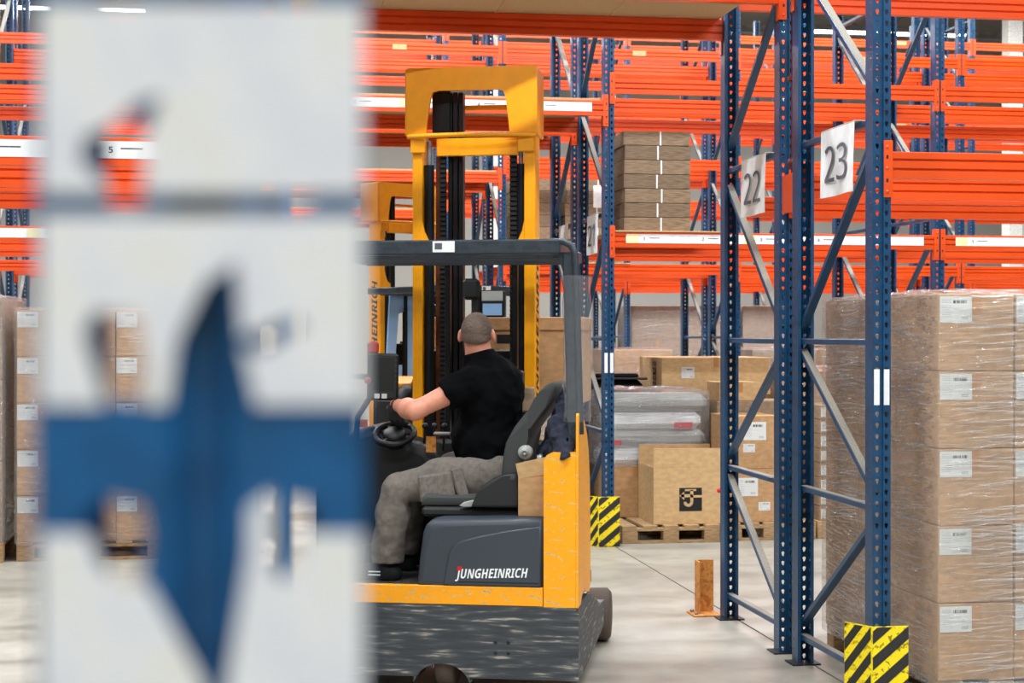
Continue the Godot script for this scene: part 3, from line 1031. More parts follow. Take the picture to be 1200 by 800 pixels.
func guard(x: float, d: float, h: float, w: float, side: float, label: String) -> void:
	var t := thing("post_protector", label, "post protector", Vector3(x, 0, -d), 0.0, "yellow and black post protectors")
	# two plates that meet in a rounded corner
	var p := PackedVector2Array([Vector2(-w / 2, 0), Vector2(w / 2, 0), Vector2(w / 2, -0.006), Vector2(-w / 2 + 0.004, -0.006), Vector2(-w / 2 - side * 0.55 + 0.004, -side), Vector2(-w / 2 - side * 0.55 - 0.002, -side)])
	var b := B.new()
	b.prism(p, "y", 0.0, h)
	part("plate", b.done(M.hazard_yellow), t)
	b = B.new()
	b.box(Vector3(0, 0.005, -side * 0.2), Vector3(w, 0.01, side * 0.4), 0.002)
	part("foot", b.done(M.hazard_yellow), t)
	var front := PackedVector2Array([Vector2(-w / 2, 0.006), Vector2(w / 2, 0.006), Vector2(w / 2, h - 0.004), Vector2(-w / 2, h - 0.004)])
	for k in range(-2, 6):
		var y := -0.02 + k * 0.115
		var s := PackedVector2Array([Vector2(-w / 2 - 0.02, y - 0.02), Vector2(w / 2 + 0.02, y + w * 0.9), Vector2(w / 2 + 0.02, y + w * 0.9 + 0.058), Vector2(-w / 2 - 0.02, y + 0.038)])
		for q in Geometry2D.intersect_polygons(front, s):
			b = B.new()
			b.prism(q, "z", 0.0002, 0.0009)
			part("black_stripe", b.done(M.hazard_black), t)
	var run := Vector2(side * 0.55, side).length()
	var flank := PackedVector2Array([Vector2(-run, 0.006), Vector2(-0.01, 0.006), Vector2(-0.01, h - 0.004), Vector2(-run, h - 0.004)])
	for k in range(-2, 7):
		var y := -0.05 + k * 0.105
		var s := PackedVector2Array([Vector2(-run - 0.02, y - 0.02), Vector2(0.02, y + 0.22), Vector2(0.02, y + 0.275), Vector2(-run - 0.02, y + 0.035)])
		for q in Geometry2D.intersect_polygons(flank, s):
			b = B.new()
			b.prism(q, "z", 0.0002, 0.0009)
			var o := part("black_stripe", b.done(M.hazard_black), t, Vector3(-w / 2 - 0.001, 0, 0))
			o.rotation.y = atan2(-1.0, 0.55) + PI * 0.0
	for s in [-1, 1]:
		b = B.new()
		b.lathe(Vector3(w * 0.3 * s, 0.01, -side * 0.25), [Vector2(0.012, 0), Vector2(0.012, 0.012), Vector2(0.0005, 0.013)], 6)
		part("anchor_bolt", b.done(M.bolt), t)

func build_goods() -> void:
	# big wrapped pallet at right, in the nearest row
	pallet(2.985, 4.06, 6.85, 8.28, "wooden pallet under the big wrapped carton load at right")
	carton_load(2.98, 6.83, 0.1445, 3, 5, 3, Vector3(0.36, 0.345, 0.49), "big wrapped load at right", M.card)
	film(2.968, 4.072, 0.11, 1.877, 6.818, 8.312, "clear wrinkled stretch film round the big carton load at right", M.film, 0.016, 3, 24, 1700)
	# wrapped pallets at left, second row
	pallet(-1.79, -0.71, 12.45, 13.65, "wooden pallet under the labelled carton load at left")
	carton_load(-1.79, 12.45, 0.1445, 3, 5, 3, Vector3(0.36, 0.345, 0.40), "wrapped load at left", M.card)
	film(-1.802, -0.698, 0.13, 1.88, 12.438, 13.662, "clear stretch film round the labelled carton load at left", M.film, 0.01, 4, 14, 350)
	pallet(-2.78, -1.88, 12.40, 13.6, "wooden pallet at the left edge under tall dull cartons")
	for k in 3:
		carton(Vector3(0.88, 0.60, 1.15), Vector3(-2.33, 0.1445 + k * 0.605, -13.0), "large dull brown carton at left edge, %s from top" % ORD[2 - k], "large cartons at the left edge", M.card_dull)
	film(-2.79, -1.87, 0.146, 1.975, 12.405, 13.6, "clear stretch film round the tall dull cartons at left edge", M.film, 0.01, 5, 14, 300)
	# second row, right of the passage
	pallet(2.877, 3.69, 12.75, 13.95, "wooden pallet under the open carton with the arrow logo")
	open_box(Vector3(3.46, 0.1445, -13.075), Vector3(0.62, 0.466, 0.53), 0.15)
	carton(Vector3(0.50, 0.43, 0.50), Vector3(3.13, 0.1445, -13.62), "brown carton behind the open carton, under the shiny wrapped bundle", "", M.card)
	carton(Vector3(0.42, 0.43, 0.50), Vector3(3.61, 0.1445, -13.62), "brown carton hidden behind the open carton, by the shiny bundle", "", M.card)
	var wl := thing("wrapped_bundle", "bundle of pale sacks in shiny film, on cartons behind the open carton", "wrapped goods", Vector3(3.31, 0.576, -13.65))
	for k in 4:
		var b := B.new()
		b.box(Vector3(0.02 * (k % 2), 0.075 + k * 0.152, 0), Vector3(0.88 - 0.03 * (k % 3), 0.148, 0.50 + 0.03 * (k % 2)), 0.05)
		part("sack", b.done(M.knob_grey if k % 2 else M.paper), wl)
	for k in 2:
		part("red_mark", boxed(Vector3(0.16, 0.05, 0.002), M.red_print), wl, Vector3(-0.38 + k * 0.62, 0.20 + k * 0.14, 0.268))
	part("film", film_mesh(Vector3(0.93, 0.625, 0.56), M.film, 0.03, 8, 16), wl)
	var fo := part("film_folds", pleat_mesh(Vector3(0.93, 0.625, 0.56), 400, 8), wl)
	fo.set_meta("kind", "stuff")
	carton(Vector3(1.0, 1.0, 0.9), Vector3(4.02, 0.1445, -14.55), "large brown carton under the long labelled box", "", M.card)
	pallet(3.5, 4.55, 14.05, 15.05, "wooden pallet under the large carton, rear half of second row")
	var lb := carton(Vector3(1.0, 0.335, 0.85), Vector3(4.02, 1.147, -14.44), "long pale brown box with white label and printed end, atop other cartons", "", M.card_pale)
	part("shipping_label", label_mesh(0.12, 0.10, 1), lb, Vector3(-0.26, 0.20, 0.4265), "white printed label")
	for k in 2:
		arrow_logo(lb, Vector3(-0.5005, 0.235 - k * 0.13, 0.16), 0.12, -PI / 2)
	# dark plastic tub
	pallet(2.84, 3.45, 14.05, 15.05, "wooden pallet under the black plastic tub")
	carton(Vector3(0.6, 1.02, 0.8), Vector3(3.12, 0.1445, -14.55), "tall brown carton under the black plastic tub", "", M.card_dull)
	var tub := B.new()
	var tp := [Vector3(0, 0.0, 0)]
	tub.box(Vector3(0, 0.06, 0), Vector3(0.56, 0.12, 0.62), 0.05)
	tub.box(Vector3(0, 0.125, 0), Vector3(0.62, 0.02, 0.68), 0.008)
	tub.box(Vector3(0.05, 0.15, 0), Vector3(0.4, 0.04, 0.5), 0.015)
	single("plastic_tub", tub.done(M.black_plastic), "low black plastic tub behind the blue post of the second row", "tub", Vector3(3.12, 1.165, -14.5))
	# two labelled cartons seen between the near frames
	pallet(3.76, 4.52, 12.80, 13.9, "wooden pallet under the two stacked labelled cartons")
	for k in 2:
		var c := carton(Vector3(0.425, 0.437, 0.5), Vector3(3.995, 0.1445 + k * 0.439, -13.1), "brown carton with shipping papers, %s of two, seen between the near frames" % ["lower", "upper"][k], "labelled cartons between the near frames", M.card)
		part("shipping_label", label_mesh(0.19, 0.15, k), c, Vector3([-0.05, 0.02][k], [0.29, 0.31][k], 0.2508), "white printed label")
		part("shipping_label", label_mesh(0.10, 0.07, 2), c, Vector3([0.10, -0.03][k], [0.13, 0.17][k], 0.2508), "small white printed label")
	carton(Vector3(0.7, 0.5, 0.5), Vector3(4.20, 0.1445, -13.64), "brown carton behind the labelled cartons, low", "", M.card_dull)
	carton(Vector3(0.7, 0.47, 0.5), Vector3(4.20, 0.647, -13.64), "brown carton behind the labelled cartons, high", "", M.card_dull)
	carton(Vector3(0.36, 0.16, 0.4), Vector3(4.06, 1.118, -13.62), "shallow carton topping the stack behind the labelled cartons", "", M.card_pale)
	pallet(4.55, 5.4, 12.85, 13.65, "wooden pallet under the flat labelled cartons beside the big load")
	for k in 8:
		var c := carton(Vector3(0.42, 0.117, 0.5), Vector3(4.79, 0.1445 + k * 0.12, -13.12), "shallow white-labelled carton, number %s from floor beside the big load" % (ORD[k] if k < 7 else "eighth"), "shallow labelled cartons", M.card_dull)
		part("shipping_label", label_mesh(0.14, 0.08, k % 3), c, Vector3(-0.13, 0.058, 0.2508), "white printed label")
	# wrapped cartons behind, rear half of second row
	pallet(4.62, 5.45, 14.05, 15.05, "wooden pallet under wrapped cartons, seen behind the near frames")
	for k in 3:
		carton(Vector3(0.8, 0.40, 0.95), Vector3(5.03, 0.1445 + k * 0.403, -14.55), "brown carton in clear film, %s from top, behind the near frames" % ORD[2 - k], "wrapped cartons behind the near frames", M.card)
	film(4.61, 5.45, 0.146, 1.37, 14.06, 15.04, "clear film round three cartons behind the near frames", M.film, 0.02, 9)
	# flat carton bundles on the first level
	flat_stack(2.90, 3.45, 12.78, 13.50, 2.518, 3.33, 7, "second row behind the truck's right")
	flat_stack(2.90, 3.42, 18.60, 19.40, 2.518, 3.50, 7, "third row, left stack")
	flat_stack(3.52, 4.20, 18.60, 19.40, 2.518, 3.50, 7, "third row, right stack")
	single("note_sheet", boxed(Vector3(0.20, 0.26, 0.001), M.paper), "white paper sheet on the flat carton bundles in the third row", "paper", Vector3(3.95, 3.3, -18.598))
	for q in [[3.30, 13.225, "second"], [3.55, 18.975, "third"]]:
		single("chipboard_deck", boxed(Vector3(1.4 if q[0] > 3.4 else 1.0, 0.012, 1.14), M.chipboard, 0.002, Vector3(0, -0.006, 0)), "chipboard deck under the flat carton bundles, %s row" % q[2], "shelf deck", Vector3(q[0], 2.5175, -q[1]), 0.0, "chipboard decks")
	# fourth row, low level: wrapped loads
	for k in 3:
		var x0: float = [5.62, 6.505, 7.395][k]
		for j in 2:
			carton(Vector3(0.82, 0.50, 0.95), Vector3(x0 + 0.41, 1.122 + j * 0.502, -24.75), "brown carton in film on the low shelf, %s stack, %s" % [["left", "middle", "right"][k], ["lower", "upper"][j]], "wrapped cartons on the low far shelf", M.card_dull)
		film(x0 - 0.01, x0 + 0.83, 1.122, 2.14, 24.26, 25.24, "clear film round %s far carton stack on low shelf" % ["left", "middle", "right"][k], M.film, 0.006, 10 + k)
	# third row floor goods
	for k in 4:
		var x: float = [2.95, 4.0, 5.75, 6.75][k] + 0.4
		for j in 3:
			carton(Vector3(0.78, 0.5, 0.9), Vector3(x, j * 0.503, -19.0), "brown carton on the floor of the third row, %s stack, %s from floor" % [ORD[k], ORD[j]], "floor cartons of the third row", [M.card, M.card_dull, M.card_pale][(k + j) % 3])
		film(x - 0.40, x + 0.40, 0.0, 1.515, 18.53, 19.47, "clear film round the %s carton stack of third row" % ORD[k], M.film, 0.015, 20 + k)
	for k in 3:
		var x: float = [-1.3, -2.25, 8.95][k]
		for j in 3:
			carton(Vector3(0.9, 0.55, 0.9), Vector3(x, j * 0.553, -19.0), "dull carton, floor of third row, %s, %s from floor" % [["left of passage", "far left", "far right"][k], ORD[j]], "floor cartons of the third row", M.card_dull)
	for k in 7:
		var x: float = [-2.2, -1.1, 3.3, 6.2, 7.4, 9.05, 10.2][k]
		for j in (1 if k in [3, 4] else 3):
			carton(Vector3(0.9, 0.5, 0.9), Vector3(x, j * 0.503, -[24.9, 26.3][k % 2]), "brown carton, floor of fourth row, %s stack, %s from floor" % [ORD[k], ORD[j]], "floor cartons of the fourth row", [M.card, M.card_dull, M.card_pale][(k + j) % 3]) if not (k == 2) else null
	# post protectors
	guard(2.735, 12.58, 0.40, 0.17, 0.16, "small yellow and black striped post protector beside the open carton")
	guard(2.745, 6.80, 0.40, 0.165, 0.14, "yellow and black striped post protector at bottom right")
	# rusty orange guard by the rear upright
	var rg := thing("steel_guard", "worn orange steel angle guard bolted beside the blue frame", "post protector", Vector3(2.66, 0, -9.44))
	var b := B.new()
	b.prism(PackedVector2Array([Vector2(-0.055, 0.0), Vector2(-0.047, 0.0), Vector2(-0.047, -0.10), Vector2(0.06, -0.10), Vector2(0.06, -0.108), Vector2(-0.055, -0.108)]), "y", 0.008, 0.32)
	part("angle", b.done(M.rust_orange), rg)
	part("foot_plate", boxed(Vector3(0.17, 0.01, 0.18), M.rust_orange, 0.002, Vector3(-0.02, 0.005, -0.03)), rg)
	for s in [-1, 1]:
		b = B.new()
		b.lathe(Vector3(-0.08, 0.01, -0.03 + 0.05 * s), [Vector2(0.012, 0), Vector2(0.012, 0.014), Vector2(0.0005, 0.015)], 6)
		part("anchor_bolt", b.done(M.bolt), rg)

# ------------------------------------------------------------------ the reach truck; rear face at z = 0, forks along -z
func poly(a: Array) -> PackedVector2Array:
	var p := PackedVector2Array()
	for i in range(0, a.size(), 2):
		p.append(Vector2(a[i], a[i + 1]))
	return p

func shrunk(p: PackedVector2Array, by: float) -> PackedVector2Array:
	var c := Vector2.ZERO
	for q in p:
		c += q / p.size()
	var out := PackedVector2Array()
	for q in p:
		var d := c - q
		out.append(q + Vector2(signf(d.x) * minf(by, absf(d.x)), signf(d.y) * minf(by, absf(d.y))))
	return out

# a polygon (x, y) drawn out along z with softened front and back edges
func slab(p: PackedVector2Array, z0: float, z1: float, bev: float, m: Material, steps := 3) -> ArrayMesh:
	var b := B.new()
	var q := p.duplicate()
	if Geometry2D.is_polygon_clockwise(q):
		q.reverse()
	var rings := []
	for k in steps + 1:
		var a := PI / 2 * k / steps
		rings.append([shrunk(q, bev * (1.0 - sin(a))), z0 + bev * (1.0 - cos(a))])
	for k in range(steps, -1, -1):
		var a := PI / 2 * k / steps
		rings.append([shrunk(q, bev * (1.0 - sin(a))), z1 - bev * (1.0 - cos(a))])
	var n := q.size()
	b.soft(true)
	for r in rings.size() - 1:
		for i in n:
			var j := (i + 1) % n
			var f: PackedVector2Array = rings[r][0]
			var g: PackedVector2Array = rings[r + 1][0]
			b.quad(Vector3(f[i].x, f[i].y, rings[r][1]), Vector3(f[j].x, f[j].y, rings[r][1]), Vector3(g[j].x, g[j].y, rings[r + 1][1]), Vector3(g[i].x, g[i].y, rings[r + 1][1]))
	b.soft(false)
	var ix := Geometry2D.triangulate_polygon(rings[0][0])
	var mid := Vector3(0, 0, (z0 + z1) / 2.0)
	for e in [0, rings.size() - 1]:
		var f: PackedVector2Array = rings[e][0]
		for i in range(0, ix.size(), 3):
			var a := Vector3(f[ix[i]].x, f[ix[i]].y, rings[e][1])
			var c := Vector3(f[ix[i + 1]].x, f[ix[i + 1]].y, rings[e][1])
			var d := Vector3(f[ix[i + 2]].x, f[ix[i + 2]].y, rings[e][1])
			b.tri_out(a, c, d, Vector3(a.x, a.y, mid.z))
	return b.done(m)

func side_text(words: String, height: float, length: float, m: Material, parent: Node, at: Vector3, basis: Basis) -> MeshInstance3D:
	var tm := text_mesh(words, height, m, 0.001)
	var o := part("lettering", tm, parent, at)
	var w := maxf(tm.get_aabb().size.x, 0.001)
	var k := length / w
	o.basis = basis * Basis(Vector3(k, 0, 0), Vector3(0.22, 1, 0), Vector3(0, 0, 1))
	return o

func make_mast(t: Node3D) -> void:
	var mz := -1.10
	for c in [[-0.379, -0.325], [0.228, 0.288]]:
		var b := B.new()
		b.box(Vector3((c[0] + c[1]) / 2.0, 1.43, mz - 0.09), Vector3(c[1] - c[0], 2.66, 0.18), 0.004)
		part("mast_column", b.done(M.truck_yellow), t)
	# lettering up the outer sides of the columns
	side_text("JUNGHEINRICH", 0.085, 0.95, M.print_black, t, Vector3(0.289, 1.72, mz - 0.09), Basis(Vector3(0, 1, 0), Vector3(0, 0, 1), Vector3(1, 0, 0)))
	side_text("JUNGHEINRICH", 0.085, 0.95, M.print_black, t, Vector3(-0.380, 1.72, mz - 0.09), Basis(Vector3(0, 1, 0), Vector3(0, 0, -1), Vector3(-1, 0, 0)))
	# hood over the mast head
	var hood := B.new()
	var face := poly([-0.405, 2.757, -0.409, 3.10, -0.40, 3.116, 0.29, 3.116, 0.30, 3.10, 0.30, 2.757, 0.154, 2.757, 0.146, 2.84, 0.132, 2.95, 0.118, 2.985, 0.09, 2.993, -0.23, 2.993, -0.262, 2.985, -0.276, 2.95, -0.292, 2.84, -0.301, 2.757])
	hood.prism(face, "z", mz + 0.0, mz + 0.022)
	for x in [-0.398, 0.288]:
		hood.box(Vector3(x, 2.936, mz - 0.14), Vector3(0.02, 0.36, 0.284), 0.006)
	hood.box(Vector3(-0.055, 3.107, mz - 0.14), Vector3(0.69, 0.018, 0.284), 0.004)
	hood.tube([Vector3(-0.402, 2.757, mz + 0.006), Vector3(-0.402, 3.11, mz + 0.006)], 0.016, 10)
	part("mast_hood", hood.done(M.truck_yellow), t)
	var lip := B.new()
	var arc := []
	for k in 13:
		var u := k / 12.0
		arc.append(Vector3(lerpf(-0.40, 0.295, u), 2.748, mz + 0.025 + 0.05 * sin(PI * u)))
	lip.tube(arc, 0.013, 8)
	part("hood_lip", lip.done(M.truck_yellow), t)
	for s in [-1, 1]:
		var e := -0.326 if s < 0 else 0.229
		var gus := B.new()
		gus.prism(poly([e, 2.10, e, 2.30, e - 0.012 * s, 2.24, e - 0.035 * s, 2.19, e - 0.07 * s, 2.165, e - 0.07 * s, 2.10]), "z", mz - 0.02, mz - 0.004)
		part("mast_gusset", gus.done(M.truck_yellow), t)
	for c in [[-0.386, -0.306], [0.195, 0.283]]:
		part("mast_bracket", boxed(Vector3(c[1] - c[0], 0.08, 0.02), M.truck_yellow, 0.004), t, Vector3((c[0] + c[1]) / 2.0, 2.70, mz + 0.012))
	part("mast_crossbar", boxed(Vector3(0.45, 0.095, 0.03), M.truck_yellow, 0.004), t, Vector3(-0.03, 2.695, mz - 0.05))
	part("mast_crossbar", boxed(Vector3(0.40, 0.025, 0.03), M.truck_yellow, 0.004), t, Vector3(0.0, 2.93, mz - 0.22))
	for y in [0.6, 1.45]:
		part("mast_crossbar", boxed(Vector3(0.60, 0.10, 0.03), M.black_metal, 0.004), t, Vector3(-0.045, y * 0.6, mz - 0.16))
	for c in [[-0.297, 0.027], [0.205, 0.023]]:
		var b := B.new()
		b.tube([Vector3(c[0], 0.25, mz - 0.05), Vector3(c[0], 2.60, mz - 0.05)], c[1], 14)
		part("lift_cylinder", b.done(M.hydraulic), t)
		b = B.new()
		b.tube([Vector3(c[0], 2.60, mz - 0.05), Vector3(c[0], 2.73, mz - 0.05)], c[1] * 0.55, 12)
		part("cylinder_rod", b.done(M.galvanised), t)
	part("guide_strip", boxed(Vector3(0.028, 2.4, 0.02), M.mast_rust), t, Vector3(-0.254, 1.45, mz - 0.10))
	for c in [[-0.240, -0.207], [0.142, 0.180]]:
		var p := PackedVector2Array()
		var y := 0.3
		while y < 2.7:
			p.append(Vector2(mz - 0.055, y))
			p.append(Vector2(mz - 0.055, y + 0.014))
			p.append(Vector2(mz - 0.067, y + 0.016))
			p.append(Vector2(mz - 0.067, y + 0.024))
			y += 0.026
		p.append(Vector2(mz - 0.08, y))
		p.append(Vector2(mz - 0.08, 0.3))
		var b := B.new()
		b.prism(p, "x", c[0], c[1])
		part("hose_track", b.done(M.hose), t)
	for x in [-0.192, -0.163, -0.134]:
		var b := B.new()
		b.box(Vector3(x, 1.6, mz - 0.14), Vector3(0.024, 2.8, 0.09 if x == -0.163 else 0.07), 0.003)
		part("inner_rail", b.done(M.black_metal), t)
	part("inner_rail", boxed(Vector3(0.10, 0.24, 0.05), M.black_metal, 0.004), t, Vector3(-0.24, 2.89, mz - 0.12))
	# carriage and forks
	part("fork_carriage", boxed(Vector3(0.55, 0.40, 0.05), M.black_metal, 0.006), t, Vector3(-0.05, 1.40, mz - 0.26))
	for x in [-0.22, 0.16]:
		var b := B.new()
		b.prism(poly([mz - 0.29, 1.62, mz - 0.33, 1.62, mz - 0.33, 1.30, mz - 1.35, 1.285, mz - 1.35, 1.275, mz - 0.30, 1.25, mz - 0.29, 1.25]), "x", x - 0.05, x + 0.05)
		part("fork", b.done(M.black_metal), t)

func make_truck(label: String, at: Vector3, turn: float) -> Node3D:
	var t := thing("reach_truck", label, "forklift", at, turn, "reach trucks")
	# chassis with the wheel arch
	var p := PackedVector2Array([Vector2(-0.64, 0.08), Vector2(-0.14, 0.08)])
	for k in range(11, 0, -1):
		var a := PI * (k - 0.0) / 12.0
		p.append(Vector2(-0.006 + cos(a) * 0.14, 0.02 + sin(a) * 0.125))
	p.append_array(PackedVector2Array([Vector2(0.128, 0.08), Vector2(0.64, 0.08), Vector2(0.64, 0.42), Vector2(-0.64, 0.42)]))
	var b := B.new()
	b.prism(p, "z", -0.30, 0.0)
	part("chassis", b.done(M.truck_grey_worn), t, Vector3.ZERO, "scratched dark grey chassis plate")
	for q in [[0.10, 0.25], [0.16, 0.25], [0.10, 0.20], [0.16, 0.20]]:
		b = B.new()
		b.lathe(Vector3(q[0] + 0.15, q[1], 0.0), [Vector2(0.009, 0), Vector2(0.007, 0.002), Vector2(0.0004, 0.001)], 8, Basis(Vector3.RIGHT, PI / 2))
		part("bolt_hole", b.done(M.black_plastic), t)
	b = B.new()
	b.box(Vector3(0.0, 0.27, -0.62), Vector3(0.9, 0.28, 0.62), 0.02)
	part("battery_tray", b.done(M.black_plastic), t)
	for s in [-1, 1]:
		b = B.new()
		var x0: float = 0.49 * s
		b.prism(poly([-0.30, 0.08, -0.30, 0.42, -0.50, 0.41, -0.8, 0.34, -1.05, 0.265, -1.30, 0.25, -1.30, 0.12, -0.6, 0.09]), "x", minf(x0, 0.64 * s), maxf(x0, 0.64 * s))
		part("reach_leg", b.done(M.truck_grey_worn), t)
		b = B.new()
		var ax := Basis(Vector3.FORWARD, PI / 2)
		b.lathe(Vector3(0.595 * s, 0.145, -1.45), [Vector2(0.03, -0.07), Vector2(0.09, -0.068), Vector2(0.125, -0.065), Vector2(0.143, -0.045), Vector2(0.145, 0.045), Vector2(0.125, 0.065), Vector2(0.09, 0.068), Vector2(0.03, 0.07), Vector2(0.0005, 0.07)], 28, ax)
		b.lathe(Vector3(0.595 * s, 0.145, -1.45), [Vector2(0.03, -0.07), Vector2(0.0005, -0.07)], 28, ax)
		part("load_wheel", b.done(M.tread), t)
	b = B.new()
	b.lathe(Vector3(-0.006, 0.14, -0.17), [Vector2(0.001, -0.05), Vector2(0.10, -0.05), Vector2(0.135, -0.04), Vector2(0.138, 0.0), Vector2(0.135, 0.04), Vector2(0.10, 0.05), Vector2(0.001, 0.05)], 24, Basis(Vector3.FORWARD, PI / 2))
	part("drive_wheel", b.done(M.tread), t)
	# sill, platform, compartment wall
	part("sill", boxed(Vector3(1.11, 0.088, 0.03), M.truck_yellow_worn, 0.003), t, Vector3(-0.083, 0.465, -0.016), "worn yellow sill")
	part("platform", boxed(Vector3(1.24, 0.06, 0.75), M.steel_plate), t, Vector3(0, 0.455, -0.41))
	b = B.new()
	for i in 7:
		for j in 9:
			b.box(Vector3(-0.58 + j * 0.055, 0.486, -0.06 - i * 0.05), Vector3(0.03, 0.004, 0.008), 0.0, Basis(Vector3.UP, 0.7 if (i + j) % 2 else -0.7))
	var tread := part("tread_ribs", b.done(M.steel_plate), t)
	tread.set_meta("kind", "stuff")
	part("compartment_wall", boxed(Vector3(1.0, 0.66, 0.10), M.black_plastic, 0.02), t, Vector3(-0.12, 0.81, -0.86))
	part("compartment_wall", boxed(Vector3(0.06, 0.62, 0.80), M.black_plastic, 0.02), t, Vector3(-0.60, 0.79, -0.45))
	# seat cover
	var cov := poly([-0.13, 0.495, -0.118, 0.62, -0.10, 0.755, -0.085, 0.79, -0.06, 0.812, -0.02, 0.82, 0.15, 0.826, 0.33, 0.832, 0.474, 0.832, 0.474, 0.495])
	part("seat_cover", slab(cov, -0.72, -0.004, 0.035, M.truck_cover, 4), t, Vector3.ZERO, "dark blue-grey moulded cover")
	var pan := poly([0.0, 0.512, 0.012, 0.58, 0.026, 0.655, 0.042, 0.695, 0.075, 0.72, 0.166, 0.745, 0.30, 0.772, 0.462, 0.795, 0.462, 0.512])
	var panel := part("cover_panel", slab(pan, -0.03, 0.002, 0.008, M.truck_cover, 2), t)
	side_text("JUNGHEINRICH", 0.043, 0.335, M.white_print, panel, Vector3(0.235, 0.571, 0.0025), Basis(Vector3.BACK, 0.035))
	b = B.new()
	b.prism(poly([0.068, 0.583, 0.088, 0.583, 0.093, 0.60, 0.070, 0.602]), "z", 0.003, 0.0045)
	part("logo_accent", b.done(M.red_print), panel)
	part("panel_line", boxed(Vector3(0.40, 0.003, 0.002), M.black_plastic), panel, Vector3(0.255, 0.53, 0.003))
	# right pillar
	b = B.new()
	b.prism(poly([0.476, 0.42, 0.476, 1.10, 0.49, 1.125, 0.52, 1.14, 0.626, 1.14, 0.626, 0.42]), "z", -0.25, 0.0)
	part("pillar", b.done(M.truck_yellow_worn), t, Vector3.ZERO, "scraped yellow corner pillar")
	b = B.new()
	b.prism(poly([0.0, 0.42, 0.0, 1.31, -0.02, 1.32, -0.10, 1.318, -0.20, 1.295, -0.30, 1.26, -0.40, 1.20, -0.47, 1.12, -0.53, 0.97, -0.56, 0.70, -0.57, 0.45, -0.50, 0.42, -0.40, 0.435, -0.28, 0.46, -0.16, 0.45, -0.08, 0.40, 0.0, 0.405]), "x", 0.627, 0.638)
	part("side_panel", b.done(M.truck_yellow_worn), t, Vector3.ZERO, "rounded yellow side panel")
	# overhead guard
	b = B.new()
	b.box(Vector3(-0.03, 2.095, -0.05), Vector3(1.16, 0.07, 0.06), 0.008)
	var roof := part("roof_rail", b.done(M.guard_grey), t)
	part("sticker", boxed(Vector3(0.105, 0.052, 0.001), M.paper), roof, Vector3(0.0, 2.098, -0.0192), "small white sticker")
	part("sticker_print", boxed(Vector3(0.035, 0.03, 0.0006), M.ink), roof, Vector3(-0.025, 2.10, -0.0185))
	part("roof_rail", boxed(Vector3(1.16, 0.06, 0.06), M.guard_grey, 0.008), t, Vector3(-0.03, 2.085, -0.97))
	for s in [-1, 1]:
		part("roof_rail", boxed(Vector3(0.05, 0.06, 0.92), M.guard_grey, 0.008), t, Vector3(-0.03 + 0.555 * s, 2.085, -0.51))
	for k in 7:
		part("roof_bar", boxed(Vector3(1.08, 0.045, 0.018), M.guard_grey, 0.003), t, Vector3(-0.03, 2.068, -0.16 - k * 0.115))
	for s in [-1, 1]:
		var bx := -0.03 if s < 0 else 0.0
		b = B.new()
		b.tube([Vector3(bx + 0.50 * s, 2.12, -0.045), Vector3(bx + 0.565 * s, 2.118, -0.045), Vector3(bx + 0.60 * s, 2.10, -0.045), Vector3(bx + 0.618 * s, 2.06, -0.046), Vector3(bx + 0.624 * s, 1.9, -0.05), Vector3(bx + 0.64 * s, 1.22, -0.07)], 0.017, 10)
		b.bar(Vector3(bx + 0.585 * s, 2.07, -0.075), Vector3(bx + 0.608 * s, 1.15, -0.095), 0.055, 0.05, 0.006, Vector3.BACK)
		b.prism(poly([bx + 0.50 * s, 2.07, bx + 0.575 * s, 2.07, bx + 0.58 * s, 1.80, bx + 0.572 * s, 1.94, bx + 0.545 * s, 2.02]), "z", -0.09, -0.06)
		part("guard_post", b.done(M.guard_grey), t)
	for x in [-0.165, 0.195]:
		part("guard_post", boxed(Vector3(0.03, 1.0, 0.05), M.black_metal, 0.005), t, Vector3(x, 1.58, -1.0))
	var w := part("plastic_wrap", film_mesh(Vector3(0.10, 0.68, 0.11), M.thin_wrap, 0.03, 31, 6, false), t, Vector3(0.625, 1.28, -0.075), "loose clear film round the guard post")
	make_mast(t)
	# seat
	var seat := Node3D.new()
	seat.name = "seat"
	t.add_child(seat)
	part("seat_base", boxed(Vector3(0.48, 0.05, 0.50), M.seat_plastic, 0.015), seat, Vector3(0.105, 0.838, -0.40))
	var cu := poly([-0.14, 0.865, -0.135, 0.90, -0.11, 0.925, 0.0, 0.915, 0.2, 0.925, 0.33, 0.945, 0.335, 0.865])
	part("cushion", slab(cu, -0.63, -0.15, 0.03, M.seat_cloth, 3), seat)
	var back := poly([0.245, 0.93, 0.251, 1.021, 0.258, 1.10, 0.272, 1.17, 0.311, 1.242, 0.36, 1.305, 0.403, 1.352, 0.44, 1.41, 0.469, 1.448, 0.495, 1.458, 0.515, 1.448, 0.514, 1.425, 0.495, 1.373, 0.46, 1.325, 0.422, 1.271, 0.385, 1.22, 0.358, 1.169, 0.34, 1.11, 0.328, 1.051, 0.33, 0.93])
	part("backrest", slab(back, -0.63, -0.15, 0.03, M.seat_cloth, 3), seat)
	var hinge := poly([0.115, 0.868, 0.14, 0.93, 0.17, 0.972, 0.22, 1.005, 0.28, 1.028, 0.325, 1.03, 0.345, 1.0, 0.35, 0.94, 0.345, 0.868])
	part("hinge_cover", slab(hinge, -0.17, -0.10, 0.012, M.seat_plastic, 2), seat)
	b = B.new()
	b.lathe(Vector3(0.315, 1.005, -0.10), [Vector2(0.014, -0.002), Vector2(0.013, 0.002), Vector2(0.0004, 0.002)], 12, Basis(Vector3.RIGHT, PI / 2))
	part("hinge_cap", b.done(M.seat_cloth), seat)
